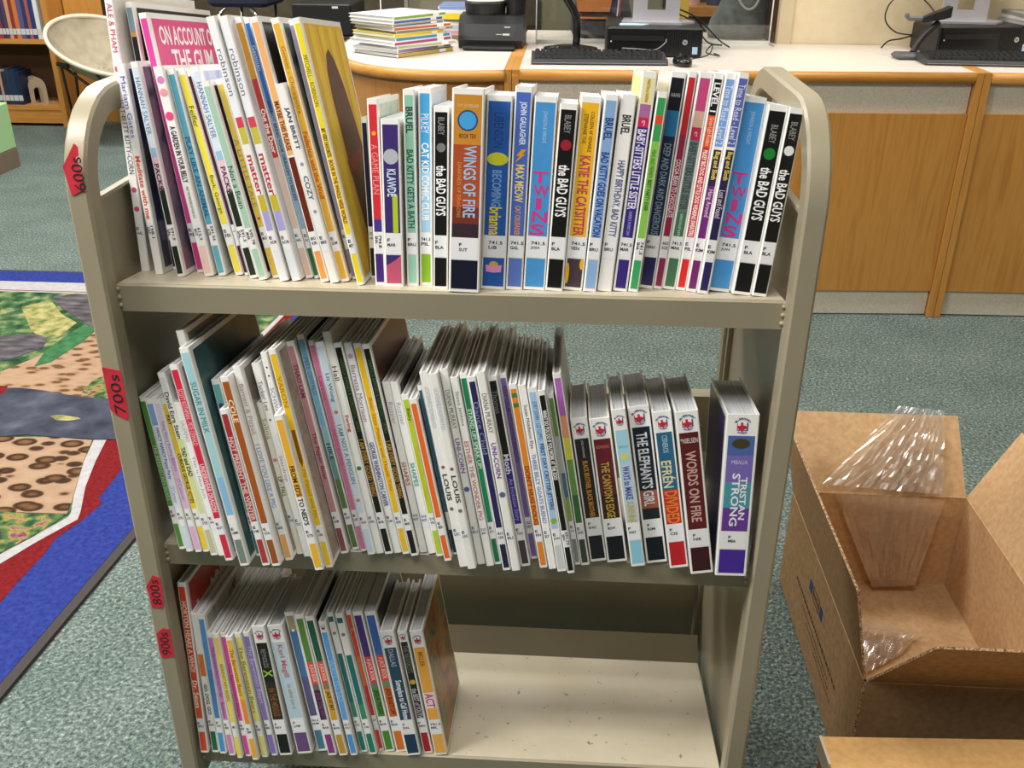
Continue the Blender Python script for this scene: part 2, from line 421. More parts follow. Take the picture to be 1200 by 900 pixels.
# id | look | cover colour | upper band (colour or colour:from-to,...) | lower band | call number | texts | discs
SPEC = r"""
a01|tall white picture book with pink spine hearts|f3ece2|-|-|E/HAL|ALE & PHAM@.03-.24@d23a6a;ITTY-BITTY KITTY-CORN@.44-.78@5a4468|c@.31@.34@e2507c;c@.85@.3@e0527a;c@.94@.3@e0527a
a02|white book with blue and orange lettering|2f3656|-|-|158.1/GAT|Mariam Gates@.04-.44@5560d0;*Meditate with me@.55-.98@e2603c|
a03|tall dark book with grey blue spine top|2a241f|83a2b0:0-.11,d9a04a:.11-.13,29292c:.13-1|26262a|||
a04|white-edged book with pale blue and pink spine|6f5c7a|d9e6f5:0-.5,9cc4e0:.5-.56,efc4d2:.56-.8,232e20:.8-1|263024|591.5/SAL|HANNAH SALYER@.06-.42@4f6ea0;*PACKS@.6-.77@33304a|
a05|tall pink book with big white cover lettering|e2588f|e24aa2|d43a8c|E/RE||
a06|white book with pink dots and black title|ece2e6|-|f2cfc8|612.3/BOY|*A GARDEN IN YOUR BELLY@.34-.72@2a2a2a;MEET THE MICROBES IN YOUR GUT@.74-.96@555555|c@.05@.36@d98ac8;c@.13@.38@f0a0a8;c@.28@.42@f0508c
a07|teal blue banded book with dark blue title|dfe0d8|5aa5bf|66b2c6|591.56/ATK|*PLAY LIKE AN ANIMAL@.4-.96@235f8c|
a08|bright yellow spine with short black title|3a3c34|f4e24c|f4e24c|E/FEI|Feiffer@.2-.34@333333;Bark, George@.66-.93@333333|
a09|very thin maroon spine|e5dcd8|4c1d34|4a1c32|HAR||
a10|pale blue and pink spine with torn black band|b9c2dc|d9e6f5:0-.5,9cc4e0:.5-.56,efc4d2:.56-.8,232e20:.8-1|263024|591.5/SAL|HANNAH SALYER@.06-.42@4f6ea0;*PACKS@.6-.77@33304a|
a11|pale green spine with small black title|4c2c34|abcfbb|abcfbb|595.78/MAR|Not a Bean@.55-.86@222222|
a12|mustard yellow spine with a small heart|efe6d2|e3c654|dfc04a|E/MUI|A LITTLE TALE@.35-.88@b78d2c|c@.94@.2@d84a30
a13|tall white spine with red and lilac blocks|ebecf0|f3f4fa:0-.44,d9485e:.44-.49,cbc24c:.49-.57,f4f2f2:.57-.82,cbba34:.82-.9,aba8de:.9-1|e9ebf7|E/ROB|robinson@.12-.34@70747f;*matter@.6-.84@c22a42|
a14|tall white spine repeating red and lilac blocks|ebecf0|f3f4fa:0-.44,d9485e:.44-.49,cbc24c:.49-.57,f4f2f2:.57-.82,cbba34:.82-.9,aba8de:.9-1|e0e8f4|E/ROB|robinson@.12-.34@70747f;*matter@.6-.84@c22a42|
a15|amber and red spine with beige lower half|e6ddd6|d89a32:0-.26,c0403a:.26-.64,e4cabd:.64-1|e0c0b4|E/HAL|*Out the Door@.4-.62@ffffff|
a16|thin blue spine with dark green foot|eef0f0|2f6cc6:0-.42,92b9de:.42-1|2f6c38|E/GA|Gassman@.1-.22@c8dcf6;*DO NOT BRING YOUR DRAGON TO RECESS@.36-.86@3a3f5c|
a17|pale orange spine with maroon patterned stripe|2a221c|f4b476:0-.62,6c281a:.63-1|f2a352|BIO/KIR|*MAYBE THIS PLEASE@.36-.6@6a3a20|
a18|shorter plain white spine with slate blue lettering|f2f2f2|-|-|E/BRE|*JAN BRETT@.12-.42@3d4468;*COZY@.6-.78@5a6684|c@.52@.2@8f9ac0;c@.86@.2@8f9ac0
a19|golden spine with orange title|5f7480|e9b53c|e9b53c|E/GOM|Gomez - Charaipotra@.1-.42@a86a18;*Federico and the Wolf@.5-.84@d8541c|
a20|thin lilac grey spine|d0cfe2|aaa6c8|8f8a9c|E||
a21|yellow book with brown painted cover|e7b63e|f4de2a|f4de2a|E/MIT|MITCHELL - ROBINSON@.14-.38@8a7a20;*MY VERY FAVORITE@.48-.62@7a3020;*BOOK IN THE WHOLE WIDE WORLD@.63-.95@a02c18|
a22|short thin navy spine|ccd0d0|25263f|23272c|SC/WAR||
a23|red spine with purple foot|c5d6cc|da323e:0-.9,4c3a90:.9-1|4c2b7c|794.8/SHA|A GAME PLAN@.3-.7@f0a0a0|c@.22@.2@f0b030
a24|dark purple spine with a grey moon|e6dccc|413074|c65a7a|F/MAR|*KLAWDE@.4-.66@cfe6f2;THE ALIEN WARLORD CAT@.66-.98@c8da3a@.18@.3|c@.29@.4@b9bdc6
a25|mint green spine with dark lettering|e8ece6|91c8b0|a2d2c2|F/BRU|*BRUEL@.08-.27@2c3a3a;*BAD KITTY GETS A BATH@.38-.97@245a48|
a26|sky blue spine with lime foot|cfdcf0|4ca8e2:0-.55,a9d6f2:.55-1|8cba2c|741.5/PIL|PILKEY@.14-.28@eef6ff;*CAT KID COMIC CLUB@.34-.92@ffffff|
a27|black spine with grey disc and white lettering|eeeeee|161616|161616|F/BLA|BLABEY@.04-.18@9a9a9a;*the BAD GUYS@.42-.84@ffffff|c@.28@.3@7c7c7c
a28|thick orange brown spine with blue round badge|e9e4dc|cb8c32:0-.34,b0502e:.34-.78,7a3428:.78-.9,3a2a34:.9-1|161a2c|F/SUT|^TUI T. SUTHERLAND@.05-.1@f0d8a8@0@.78;^BOOK TEN@.26-.3@4a2c18@0@.6;*WINGS OF FIRE@.34-.86@a9c2e0@.12@.42;DARKNESS OF DRAGONS@.46-.86@e6a050@-.26@.13|c@.175@.32@1c4a80;c@.175@.27@4aa4e4
a29|thick royal blue spine with yellow oval|e8e8f0|2b5eb2|2b5eb2|741.5/LIB|LIBENSON@.08-.34@1b3d80@0@.42;*BECOMING@.5-.78@78aae4@0@.6;*brianna@.78-1.0@e8d644@0@.7|o@.42@.42@dada3a
a30|medium blue spine with small orange bolt|e8e8f0|4c6ec4|5c7cc8|741.5/GAL|*JOHN GALLAGHER@.06-.36@eaf2ff@0@.5;*MAX MEOW@.49-.76@ffe478;*CAT CRUSADER@.78-1@f2a432@0@.5|b@.43@.36@f2a222
a31|blue spine with stacked magenta letters, nearer the middle|e8e8f0|4c98da|4c98da|741.5/JOH|JOHNSON & WRIGHT@.06-.3@b6dcfa@0@.3;!TWINS@.5-1.0@d83a8e|
a32|black spine with dark red disc|eeeeee|161616|161616|F/BLA|BLABEY@.04-.18@9a9a9a;*the BAD GUYS@.42-.84@ffffff|c@.27@.3@a02232
a33|golden yellow spine with magenta lettering|f0dca8|f1bb2a|4c3e46|741.5/VEN|COLLEEN AF VENABLE@.06-.36@6a3018@.18@.2;STEPHANIE YUE@.08-.3@6a3018@-.18@.2;*KATIE THE CATSITTER@.38-1@c43a60|
a34|light blue spine with navy lettering|dfe6ee|8ab0e0|92b8e6|F/BRU|*BRUEL@.12-.28@203878;*BAD KITTY GOES ON VACATION@.36-1@203c90|
a35|plain white spine with black and lilac lettering|f2f2ee|-|-|F/BRU|*BRUEL@.1-.24@333333;*HAPPY BIRTHDAY, BAD KITTY@.42-1@6c6ca0|
a36|yellow topped spine with purple title panel|f3eda0|f1e9a4:0-.16,b070a4:.16-.24,d22a5a:.24-.3,3a2c84:.3-1|3c2c84|741.5/MAR|MARTIN & FARINA@.01-.15@b04a30@0@.4;^*3@.25-.295@ffffff@0@.3;*BABY-SITTERS LITTLE SISTER@.31-.82@f2ebff;KAREN'S WORST DAY@.83-.99@cabcf2@0@.5|
a37|green spine with red number square|5c5458|3ca25c:0-.12,e84c2a:.12-.18,3ca25c:.18-.3,8eca52:.3-1|3caa6a|741.5/SHA|MAX AND FRIENDS@.36-.56@3f7a2c@0@.5;*BEST PARTY EVER@.57-.8@205a30@0@.5|
a38|black and navy spine with blue glow|f0f0f0|1c1c22:0-.2,2c7cac:.2-.36,20304c:.36-1|28285e|F/HAH|^HAHN@.08-.13@c8c8d0@0@.7;DEEP AND DARK AND DANGEROUS@.4-1@a3b8cc|
a39|narrow crimson spine with white title|f0f0f0|ca2a32:0-.35,9a2a4a:.35-1|922a5a|663/KOE|*COCOA BEAN TO CHOCOLATE@.5-.88@f6dce4|
a40|grey spine with pink top and green foot|f0f0f0|ca4c82:0-.2,d8b09c:.2-.3,c22e52:.3-.38,71817f:.38-.84,4a7a5e:.84-1|4c7c5e|741.5/MAR|^*2@.315-.365@ffffff@0@.3;*BABY-SITTERS LITTLE SISTER@.39-.83@3e4e4e;KAREN'S ROLLER SKATES@.85-1@e2f2e2@0@.5|
a41|red and orange spine with black top|f4f4f4|1c1c1c:0-.22,ea5a2e:.22-.42,da2c2e:.42-1|e22e32|E/PIL|*LEVEL 1@.02-.2@ffffff;Green Light Readers@.23-.41@ffe4c4;*PILKEY BIG DOG AND LITTLE DOG WEARING SWEATERS@.43-1@ffffff|
a42|light blue topped spine with magenta purple foot|f4f4f4|7aa2de:0-.41,322a4e:.43-.66,782c7e:.66-1|782c72|E/KIM|Time to Read - Level 2@.03-.4@ecf4ff;*Bug and Sloth@.44-.62@f2da42;Hang Around@.68-.86@f2e2f2|
a43|deep blue topped spine with indigo foot|f4f4f4|5c6aba:0-.41,2e2654:.43-1|2e2a64|E/KIM|Time to Read - Level 2@.03-.4@ecf4ff;*Bug and Sloth@.44-.62@f2da42;Lost and Found@.68-.86@f2e2f2|
a44|blue spine with stacked magenta letters beside black spines|e8e8f0|4c98da|4c98da|741.5/JOH|JOHNSON & WRIGHT@.06-.3@b6dcfa@0@.3;!TWINS@.5-1.0@d83a8e|
a45|black spine with green disc|eeeeee|161616|161616|F/BLA|BLABEY@.1-.24@9a9a9a;*the BAD GUYS@.42-.84@ffffff|c@.32@.3@1f8234
a46|black spine with white disc, last in the row|eeeeee|161616|161616|F/BLA|BLABEY@.06-.2@9a9a9a;*the BAD GUYS@.42-.84@ffffff|c@.28@.32@ececec
m01|thin green spine|e8e8e0|529240|529240|E/BER|THE BERENSTAIN BEARS@.4-.95@c0dcaa|
m02|white spine with pale blue top and blue title|eeeef4|86a8ea:0-.2,e6eaf8:.2-1|d6e0f2|E/O'C|*FANCY NANCY Puppy Party@.22-.72@4a68c0;O'Connor@.78-.95@8890c8|
m03|pale lilac spine with pink foot|eee6ee|ecdcee:0-.5,e2b8de:.5-1|e7b3da|E/O'C|Fancy Nancy Budding Ballerina@.16-.64@a070b0;O'Connor@.7-.92@b07ab8|
m04|yellow spine with dark olive title|f0e8c8|f3ce24|f2ce24|E/LAR|*REY@.1-.2@5a4a10;*CURIOUS GEORGE VOTES@.46-.95@4a3c10|
m05|white and soft green spine with black lettering|c9cdc6|dfe1e2:0-.1,f0f2ea:.1-.44,d6e29e:.44-1|c8c89a|E/STE|*David Ezra Stein@.1-.44@2a2a2a;*TAD and DAD@.5-.72@222222|
m06|white spine with faint grey lettering|f4f4f4|-|-|E/SAL|SALERNO@.12-.32@b4b4b4;This is Not Just@.42-.9@a4a4a4|
m07|crimson red spine with pink lettering|a8a8a6|da2a4a|da2a4a|E/ROT|SCOTT ROTHMAN - PETE OSWALD@.12-.5@f8ccd4;*UNDERWEAR DRAGON@.62-.96@ffd8e0|
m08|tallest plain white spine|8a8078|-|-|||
m09|pale aqua spine with dark teal cover|40666a|a6d6de:0-.72,8cc2ea:.72-.95|7c8c82|E/UMR|SUGAR IN MILK@.16-.46@557880|
m10|turquoise spine with purple dot|3f8a8c|71bab6|4c8c8a|E/S||c@.16@.3@5a3a90;c@.28@.22@c8c838
m11|short brick red spine|e8e0d8|aa323a|b23c3a|E/HE|*NOT PRESENT THE WINTER@.2-1@f2c8c0|
m12|brown spine with cream capitals|e2dcd2|aa581e|9c5622|E/COL|*COLE@.12-.28@ffe4b8|
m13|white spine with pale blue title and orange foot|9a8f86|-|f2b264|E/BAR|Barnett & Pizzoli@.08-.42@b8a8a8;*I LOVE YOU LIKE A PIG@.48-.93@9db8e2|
m14|cream spine with olive lettering|e8e4c8|f3f3de|f1ecd8|E/TUR|Salina@.1-.3@909860;*UP - FALL@.66-.86@5a6a30|c@.5@.28@e08a9a
m15|plain white spine with mauve lettering|dedede|-|-|E/TUC|Tucker Lee@.08-.28@777777;Stardrop@.55-.8@c090b0|c@.34@.14@8a2a4a
m16|white spine with small scattered dots|f0f0f0|-|-||SCHWARTZ@.18-.42@8090b8|c@.06@.14@333333;c@.11@.14@333333;c@.48@.16@c03030;c@.56@.14@333333;c@.63@.14@333333
m17|white spine with orange band and bold dark title|e2e2da|f1b334:0-.72|f1bb2c|E/STE|*FROM ED'S TO NED'S@.42-1.0@3a3010|
m18|golden spine with pencil drawing and taupe cover|a99e8e|f3c61e|f2ca24|E/VAR|*VARON@.12-.3@cc9212;My Pencil and Me@.66-.96@b8860c|r@.52@.24@8a5218
m19|dusty pink spine with plum foot|bdb6b0|cb8e98|92545c|E/LAM|*THAO LAM@.1-.3@8a4050;*The Paper Boat@.44-.86@8a3848|
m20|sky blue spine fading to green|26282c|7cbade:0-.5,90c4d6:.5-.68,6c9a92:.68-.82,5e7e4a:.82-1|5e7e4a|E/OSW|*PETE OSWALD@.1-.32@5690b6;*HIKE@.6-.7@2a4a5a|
m21|rose pink spine|eee0e8|e27cac|e27cac|E/LAR|Larson@.1-.4@b04878;HOT DOG@.5-.72@cc5c8e|
m22|ice blue spine with orange spots|dde8f0|d1e4f2|d1e4f4|E/WON|*Liz Wong@.15-.32@5a88a8;*I AM NOT A PENGUIN@.45-.82@7a98b0|c@.38@.24@d87848;c@.92@.24@d88858
m23|tall white spine with red title and green leaf|dadada|-|-|E/HAL|Hall@.16-.24@444444;*Swing@.42-.54@c03840|c@.74@.3@3a8a40
m24|black spine with gold title between two white spines|dadada|191b17|1d1d1d|E/BAR|DERRICK BARNES & GORDON C. JAMES@.06-.5@4f7240;*I AM EVERY GOOD THING@.54-.9@bb8d33|
m25|white spine with pale lilac top and indigo title|f0ecf0|-|-|B/CAR|Barretta Morrison@.1-.44@8a7a9a;*GEORGE WASHINGTON CARVER@.56-.97@4a58a0|c@.05@.32@c8a8d4
m26|yellow spine between white and black spines|f0e8d0|f3c61e|f2c624|E/BOX|*Bear Says Please and Thank You@.2-.95@d8880e|
m27|black spine with gold title and maroon cover|62302a|191b17|1d1d1d|E/BAR|DERRICK BARNES & GORDON C. JAMES@.06-.5@4f7240;*I AM EVERY GOOD THING@.54-.9@bb8d33|
m28|white spine with rust lettering right of maroon cover|f4f4f4|-|-|516/ROT|Ruzzier@.12-.3@b0b0b8;*SHAPES@.6-.8@cc7c4c|
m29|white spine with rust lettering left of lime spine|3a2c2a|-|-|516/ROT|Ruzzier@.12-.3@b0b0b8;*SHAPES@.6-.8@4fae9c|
m30|lime green spine|eef0e0|bace2c|bace2c|513/WAL|*Baby@.06-.2@5a6a10;The Boo-Boos Count@.4-.9@dcb424|
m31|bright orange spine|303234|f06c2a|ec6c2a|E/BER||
m32|very thin dark teal spine|d8d8d8|2c667a|243a4e|||
m33|white spine with grey title left of its twin|f4f4f4|-|-|E/LIC|LICHTENHELD ROWAN FOX@.06-.34@bcc6d8;*LOUIS@.64-.84@444444|c@.6@.22@a06050;c@.89@.24@777777
m34|white spine with grey title right of its twin|dcdcd6|-|-|E/LIC|LICHTENHELD ROWAN FOX@.06-.34@bcc6d8;*LOUIS@.64-.84@444444|c@.6@.22@a06050;c@.89@.24@777777
m35|white spine with purple title beside white and green|e4e4de|-|-|E/ELI|DIANA MURRAY@.1-.36@8a8a7a;*UNI-CORN@.42-.66@8a60b0|c@.77@.36@5a6a9a
m36|white spine with soft red title left of green|eeeeea|-|-|513/JEN|Steve Jenkins@.06-.3@8a8a8a;*ESTHER THE WONDER PIG@.4-.98@cc8484|
m37|emerald green spine|d8e8e0|1e8c5c|197c4c|E/JOY|*STAND UP! SPEAK UP!@.2-.62@d6f2de|
m38|navy blue spine|dddde4|2a2a5e|242440|811/CAR|Dance Child@.12-.5@8890c0|
m39|white spine with purple title between navy and black|e4e4de|-|-|E/ELI|DIANA MURRAY@.1-.36@8a8a7a;*UNI-CORN@.42-.66@8a60b0|c@.77@.36@5a6a9a
m40|black spine turning violet lower down|e0e0e8|1b1b1f:0-.55,3c2c8e:.55-1|4c424a|E/THO|Thomas@.06-.22@888888;*Moth@.5-.64@ecebfa;An Evolution Story@.67-.98@b6aee4|
m41|purple spine set back from its neighbours|d8d0e0|826aaa|826aaa|152/KEY|*KEEP CALM COUNTING KNIGHTS@.05-.6@5c428a|
m42|orange spine with two green stripes|f0e8d8|e98c26:0-.03,557c34:.03-.06,e98c26:.06-.1,557c34:.1-.13,e98c26:.13-1|ea8a2c|E/FIN|*DON'T HUG DOUG@.55-1@8a3a10|
m43|white spine with periwinkle title|f0f0f0|-|-|E/ELY|Susan Middleton Elya@.1-.42@555555;*THREE BILLY GOATS BUENO@.45-.98@8aa2da|
m44|light blue spine with lime dot|e4ecf4|aacdee|d1d6d6|E/JOH|JORY JOHN - LIZ CLIMO@.06-.34@3a6aa8;*FIRST DAY CRITTER JITTERS@.36-.86@2a4a88|c@.94@.36@8ebb32
m45|black spine with white capitals|e0e0e0|181614|1a1816|591.73/JEN|*WHAT DO YOU DO IF YOU WORK AT THE ZOO?@.1-.62@ffffff|
m46|thin mossy green and grey spine|d8dcd0|6c964a:0-.3,b6bec2:.3-.6,4c7c8a:.6-.8,8cb252:.8-1|8a928c|E/LOC||
m47|rainbow spine fading purple to green|e2ded6|b66ac2:0-.25,ea9c72:.25-.4,dada3c:.4-.55,6c9c4c:.55-.8,3c723a:.8-1|424c42|E/UND||
m48|black hardcover spine with amber title|e8e8e8|2c282a|20202a|F/RHO|JEWELL PARKER RHODES@.02-.24@dcdcdc@0@.4;*BLACK BROTHER, BLACK BROTHER@.27-1@da982e@0@.55|
m49|dark maroon hardcover spine with olive gold title|e8e8e8|6c212e:0-.3,5c2632:.3-.7,3c2222:.7-1|181a20|F/BOW|^BOWLING@.06-.13@c29252@0@.75;*THE CANYON'S EDGE@.28-1@caaa3e|
m50|pale blue hardcover spine with violet title|e8e8e8|a6daec:0-.35,bad9e9:.35-.8,c2cada:.8-1|92d0e6|F/WAT|^WATSON@.15-.2@74aac4@0@.8;*WAYS to MAKE@.38-.75@5a3a9a;*SUNSHINE@.76-1@c8c040|c@.28@.24@ead95a
m51|near-black blue hardcover with pale title and orange glow|e8e8e8|1a2430:0-.68,a45a42:.68-.88,22262e:.88-1|121a20|F/RIM|*THE ELEPHANT'S GIRL@.05-.86@e2e7ed|
m52|hardcover spine half blue and half red|e8e8e8|2c668a:0-.62,ca322a:.62-1|c2212a|F/CIS|CISNEROS@.03-.22@cadee9@.0@.45;*EFRÉN@.3-.6@e8dca8;*DIVIDED@.63-1@ea8a3a|
m53|dark red hardcover with pale pink title|dcdcdc|601e22|3e161a|F/NIE|^*NIELSEN@.05-.11@f0e8e0@0@.9;*WORDS ON FIRE@.18-.93@d2a8a0@0@.5|
m54|thickest purple and teal hardcover standing upright by itself|322a5e|4c6cac:0-.2,7c6cba:.2-.48,4c9caa:.48-.75,6c3c9a:.75-1|482a9c|F/MBA|^MBALIA@.25-.29@d8d8f0@0@.6;*TRISTAN@.42-.88@f4f4ff@.22@.22;*STRONG@.38-.95@f4f4ff@-.08@.27|o@.08@.28@4a4028
b01|tall orange red spine with red lettered cover|ba3c32|e24c22|ec4c22|E/SEU|*HORTON HEARS A WHO!@.1-.64@ffe4d4;*Dr. Seuss@.7-.92@ffe4d4|
b02|white spine with orange block and green foot|e2e2de|f5f5f5:0-.33,ee7c1e:.36-.58|1a6c3e|E/EAS|*GO, DOG. GO!@.66-.98@333333|
b03|medium blue spine with grey cover|c2c2ba|5c9ee2:0-.5,4c8aca:.5-1|4c9ade|E/COR||
b04|lilac pink spine|eeeeee|d286c2|da86c2|E/BER|The Berenstain Bears and the Big@.1-.72@7a3080;Berenstain@.78-.97@7a3080|
b05|lemon yellow spine with orange top|dcd8c4|f3ca54:0-.2,f1dd44:.2-1|f1e24c|BER|BERENSTAIN BEARS@.3-.75@7a6a18|
b06|magenta spine|e6e6e2|e24a9c|e24a9c|E/BER|The Berenstain Bears@.3-.95@a02468|
b07|yellow spine turning orange|d2cec2|f1c234:0-.7,f2922e:.7-1|f5b233|E/BER|The Berenstain Bears@.1-.66@6a5010|
b08|pale yellow spine|d2cec2|f1e274|efe47e|E/BER|The Berenstain Bears@.1-.9@6a6418|
b09|violet spine|d8d4d0|8c76ca|8c76ce|E/BER|The Berenstain Bears@.1-.8@d0c4f0|
b10|black hardcover spine with lime green mark|d8d8d8|171611:0-.5,2c261a:.5-1|161418|F/REY|REYNOLDS@.08-.32@9a9a9a@0@.4;*X@.34-.44@9ad040;*IN THE MIDDLE@.58-.96@8c5c32|
b11|wide pale blue hardcover spine with red lettering|d2d2ce|bad6e4|6c4c84|F/LAM|*Keri Magill@.03-.46@c66e6e@0@.5;the unlikely story of@.54-.88@cc7e64@0@.4|
b12|steel blue spine with tan top|d6d2cc|aa9e7a:0-.14,4c76aa:.14-.6,5c5c8a:.6-1|4c7c9a|741.5/NUM||c@.14@.16@f0f0f0
b13|green and purple spine with red block|d6d2cc|5c8a3a:0-.42,e24c42:.42-.64,74686c:.64-.7,3c2242:.7-1|8c3c82|E/BAR|*A JACK BOOK@.44-.62@ffd4c4;*JACK GOES WEST@.72-.99@8c4c82|
b14|dark green and gold spine with red block|2a4642|1e5c42:0-.4,e24c42:.4-.62,867a60:.62-.68,daa22a:.68-1|ca982e|E/BAR|*A JACK BOOK@.42-.6@ffd4c4;*JACK AT BAT@.7-.9@302008|
b15|slim light blue spine with round award seal|c8ccd0|5ca6ea|4c9ae2|811/HOO|WAYS TO SAY@.3-.8@9cc8f2|
b16|teal and white spine left of its twin|c8c8c2|216c6a:0-.05,f2f2f0:.05-.36,1a7272:.36-.85,3c8c72:.85-1|18826e|E/CAR||c@.16@.26@8a8484
b17|teal and white spine right of its twin|c8c8c2|216c6a:0-.05,f2f2f0:.05-.36,1a7272:.36-.85,3c8c72:.85-1|18826e|E/CAR||c@.16@.26@8a8484
b18|thin scarlet spine|d2c8c0|e93c2a:0-.4,ef6c26:.4-.7,da322a:.7-1|e23a2a|513||c@.14@.3@b8963c
b19|purple and green spine with red block|c8c8c2|4c2e84:0-.4,da424c:.4-.66,6e7a70:.66-.72,4c8c3a:.72-1|4c8c2e|E/BAR|*A JACK BOOK@.42-.64@ffd4c4;*JACK AT THE ZOO@.73-.98@1c3a14|
b20|blue and rust spine with red block|2c3842|3c6aba:0-.38,e24c42:.38-.64,7a8a70:.64-.7,d26a2c:.7-1|da7622|E/BAR|*A JACK BOOK@.4-.62@ffd4c4;*JACK BLASTS OFF@.71-.98@5a2408|
b21|slate blue hardcover spine with white script|cfcbc2|2c4a62|1e3c56|F/DAL|DALLAS@.02-.26@c4d4e0@0@.4;*Someplace to Call Home@.44-1@f2f6fa@0@.6|
b22|black hardcover spine with crimson foot|cfcbc2|1e1c1a|b21e2a|F/NEW|THE NEWSBOYS@.04-.4@8a8a80;*the BEST of YOUTH@.6-1@c8c8d0|c@.52@.3@daac33
b23|orange hardcover with painted cover, last in the row|8a7048|f3ae4a:0-.62,f5e2de:.62-.84,f3ae4a:.84-1|f1b252|741.5/MIL|*MILLER@.06-.26@a06a20@0@.4;*ACT@.63-.83@c23a82@0@.72|
"""
SHELF_Z = {'a': 0.2 + 2 * 0.3558, 'm': 0.2 + 0.3558, 'b': 0.2}
TILT = math.radians(7.2)
CT, ST = math.cos(TILT), math.sin(TILT)

def parse_books():
    pl = {}
    for L in PLACE.strip().split('\n'):
        t = L.split(); pl[t[0]] = [float(k) for k in t[1:]]
    sp = {}
    for L in SPEC.strip().split('\n'):
        if not L.strip():
            continue
        p = [k.strip() for k in L.split('|')]
        while len(p) < 8:
            p.append('')
        i, look, cov, up, low, call, tx, di = p[:8]
        if up.startswith('='):
            pass
        segs = []
        if up not in ('-', ''):
            for s in up.split(','):
                if ':' in s:
                    c, r = s.split(':'); a, b = r.split('-'); segs.append((c, float(a), float(b)))
                else:
                    segs.append((s, 0.0, 1.0))
        texts = []
        for s in tx.split(';'):
            s = s.strip()
            if not s:
                continue
            q = s.split('@'); bold = q[0].startswith('*'); body = q[0].lstrip('*')
            mode = 'v'
            if body.startswith('^'):
                mode, body = 'h', body[1:]
            if body.startswith('!'):
                mode, body = 's', body[1:]
            a, b = q[1].split('-'); lane = float(q[3]) if len(q) > 3 else 0.0; wd = float(q[4]) if len(q) > 4 else 0.72
            texts.append((body, bold, float(a), float(b), q[2], lane, wd, mode))
        discs = []
        for s in di.split(';'):
            s = s.strip()
            if s:
                q = s.split('@'); discs.append((q[0], float(q[1]), float(q[2]), q[3]))
        sp[i] = dict(look=look, cov=cov, segs=segs, low=low, call=call, texts=texts, discs=discs)
    return pl, sp
BP, BS = parse_books()
EMBLEM_IDS = {'m48', 'm49', 'm50', 'm51', 'm52', 'm53', 'm54', 'b10', 'b11', 'b15', 'b21', 'b22', 'b23'}
HARD = {'a28', 'm48', 'm49', 'm50', 'm51', 'm52', 'm53', 'm54', 'b10', 'b11', 'b21', 'b22', 'b23'}
for _s in BS.values():
    for _t in _s['texts']:
        if _t[7] == 's':
            for ch in _t[0]:
                want(ch, True)
        else:
            want(_t[0], _t[1])
    for _k in _s['call'].split('/'):
        if _k:
            want(_k, True)
for _ch in set('BLUEBONNETAWARD'):
    want(_ch, True)
for _k in ('600s', '700s', '800s', '900s'):
    want(_k, False)
for _k in ('ON ACCOUNT OF', 'THE GUM', 'Horton', 'Hears a Who!', '600s', '700s', '800s', '900s', 'hp', 'A FIRST', 'SUGAR'):
    want(_k, True)
make_texts()

# ------------------------------------------------------------------ shared materials
def carpet_mat():
    m, nt, b = node_mat('carpet_loop')
    tc = nt.nodes.new('ShaderNodeTexCoord')
    n = nt.nodes.new('ShaderNodeTexNoise'); n.inputs['Scale'].default_value = 125; n.inputs['Detail'].default_value = 3.5
    n.inputs['Roughness'].default_value = 0.75
    n2 = nt.nodes.new('ShaderNodeTexNoise'); n2.inputs['Scale'].default_value = 5; n2.inputs['Detail'].default_value = 3
    v = nt.nodes.new('ShaderNodeTexVoronoi'); v.inputs['Scale'].default_value = 150
    for k in (n, n2, v):
        nt.links.new(tc.outputs['Object'], k.inputs['Vector'])
    r = ramp(nt, [(0.28, '283434'), (0.41, '536261'), (0.52, '727f7b'), (0.62, '949e98'), (0.73, 'd2d6cd')])
    nt.links.new(n.outputs['Fac'], r.inputs['Fac'])
    mx = nt.nodes.new('ShaderNodeMix'); mx.data_type = 'RGBA'; mx.blend_type = 'MULTIPLY'
    r2 = ramp(nt, [(0.3, 'dfe6e2'), (0.7, 'ffffff')])
    nt.links.new(n2.outputs['Fac'], r2.inputs['Fac'])
    mx.inputs[0].default_value = 1.0
    nt.links.new(r.outputs['Color'], mx.inputs[6]); nt.links.new(r2.outputs['Color'], mx.inputs[7])
    nt.links.new(mx.outputs[2], b.inputs['Base Color'])
    b.inputs['Roughness'].default_value = 0.95
    b.inputs['Specular IOR Level'].default_value = 0.1
    bp = nt.nodes.new('ShaderNodeBump'); bp.inputs['Strength'].default_value = 0.7; bp.inputs['Distance'].default_value = 0.006
    nt.links.new(v.outputs['Distance'], bp.inputs['Height'])
    nt.links.new(bp.outputs['Normal'], b.inputs['Normal'])
    return m
CARPET = carpet_mat()
def oak_mat(name, dark, light, axis=(1, 1, 1)):
    return noise_ramp_mat(name, [(0.25, dark), (0.55, light), (0.85, dark)], scale=3.0, detail=8, rough=0.38, stretch=axis, dist=1.2)
OAK = oak_mat('oak_vertical_grain', 'b57a35', 'cb9249', (14, 14, 0.9))
OAK_H = oak_mat('oak_long_grain', 'bd7c34', 'd2964c', (0.9, 12, 12))
OAK_D = oak_mat('oak_curved_panel', '9a6a38', 'b07c46', (10, 10, 0.9))
LAMINATE = noise_ramp_mat('speckled_laminate', [(0.3, 'cfc5b4'), (0.7, 'e2dacb')], scale=160, detail=3, rough=0.5)
TOPLAM = noise_ramp_mat('white_laminate', [(0.3, 'ddd5cb'), (0.7, 'e8e1d8')], scale=120, detail=3, rough=0.35)
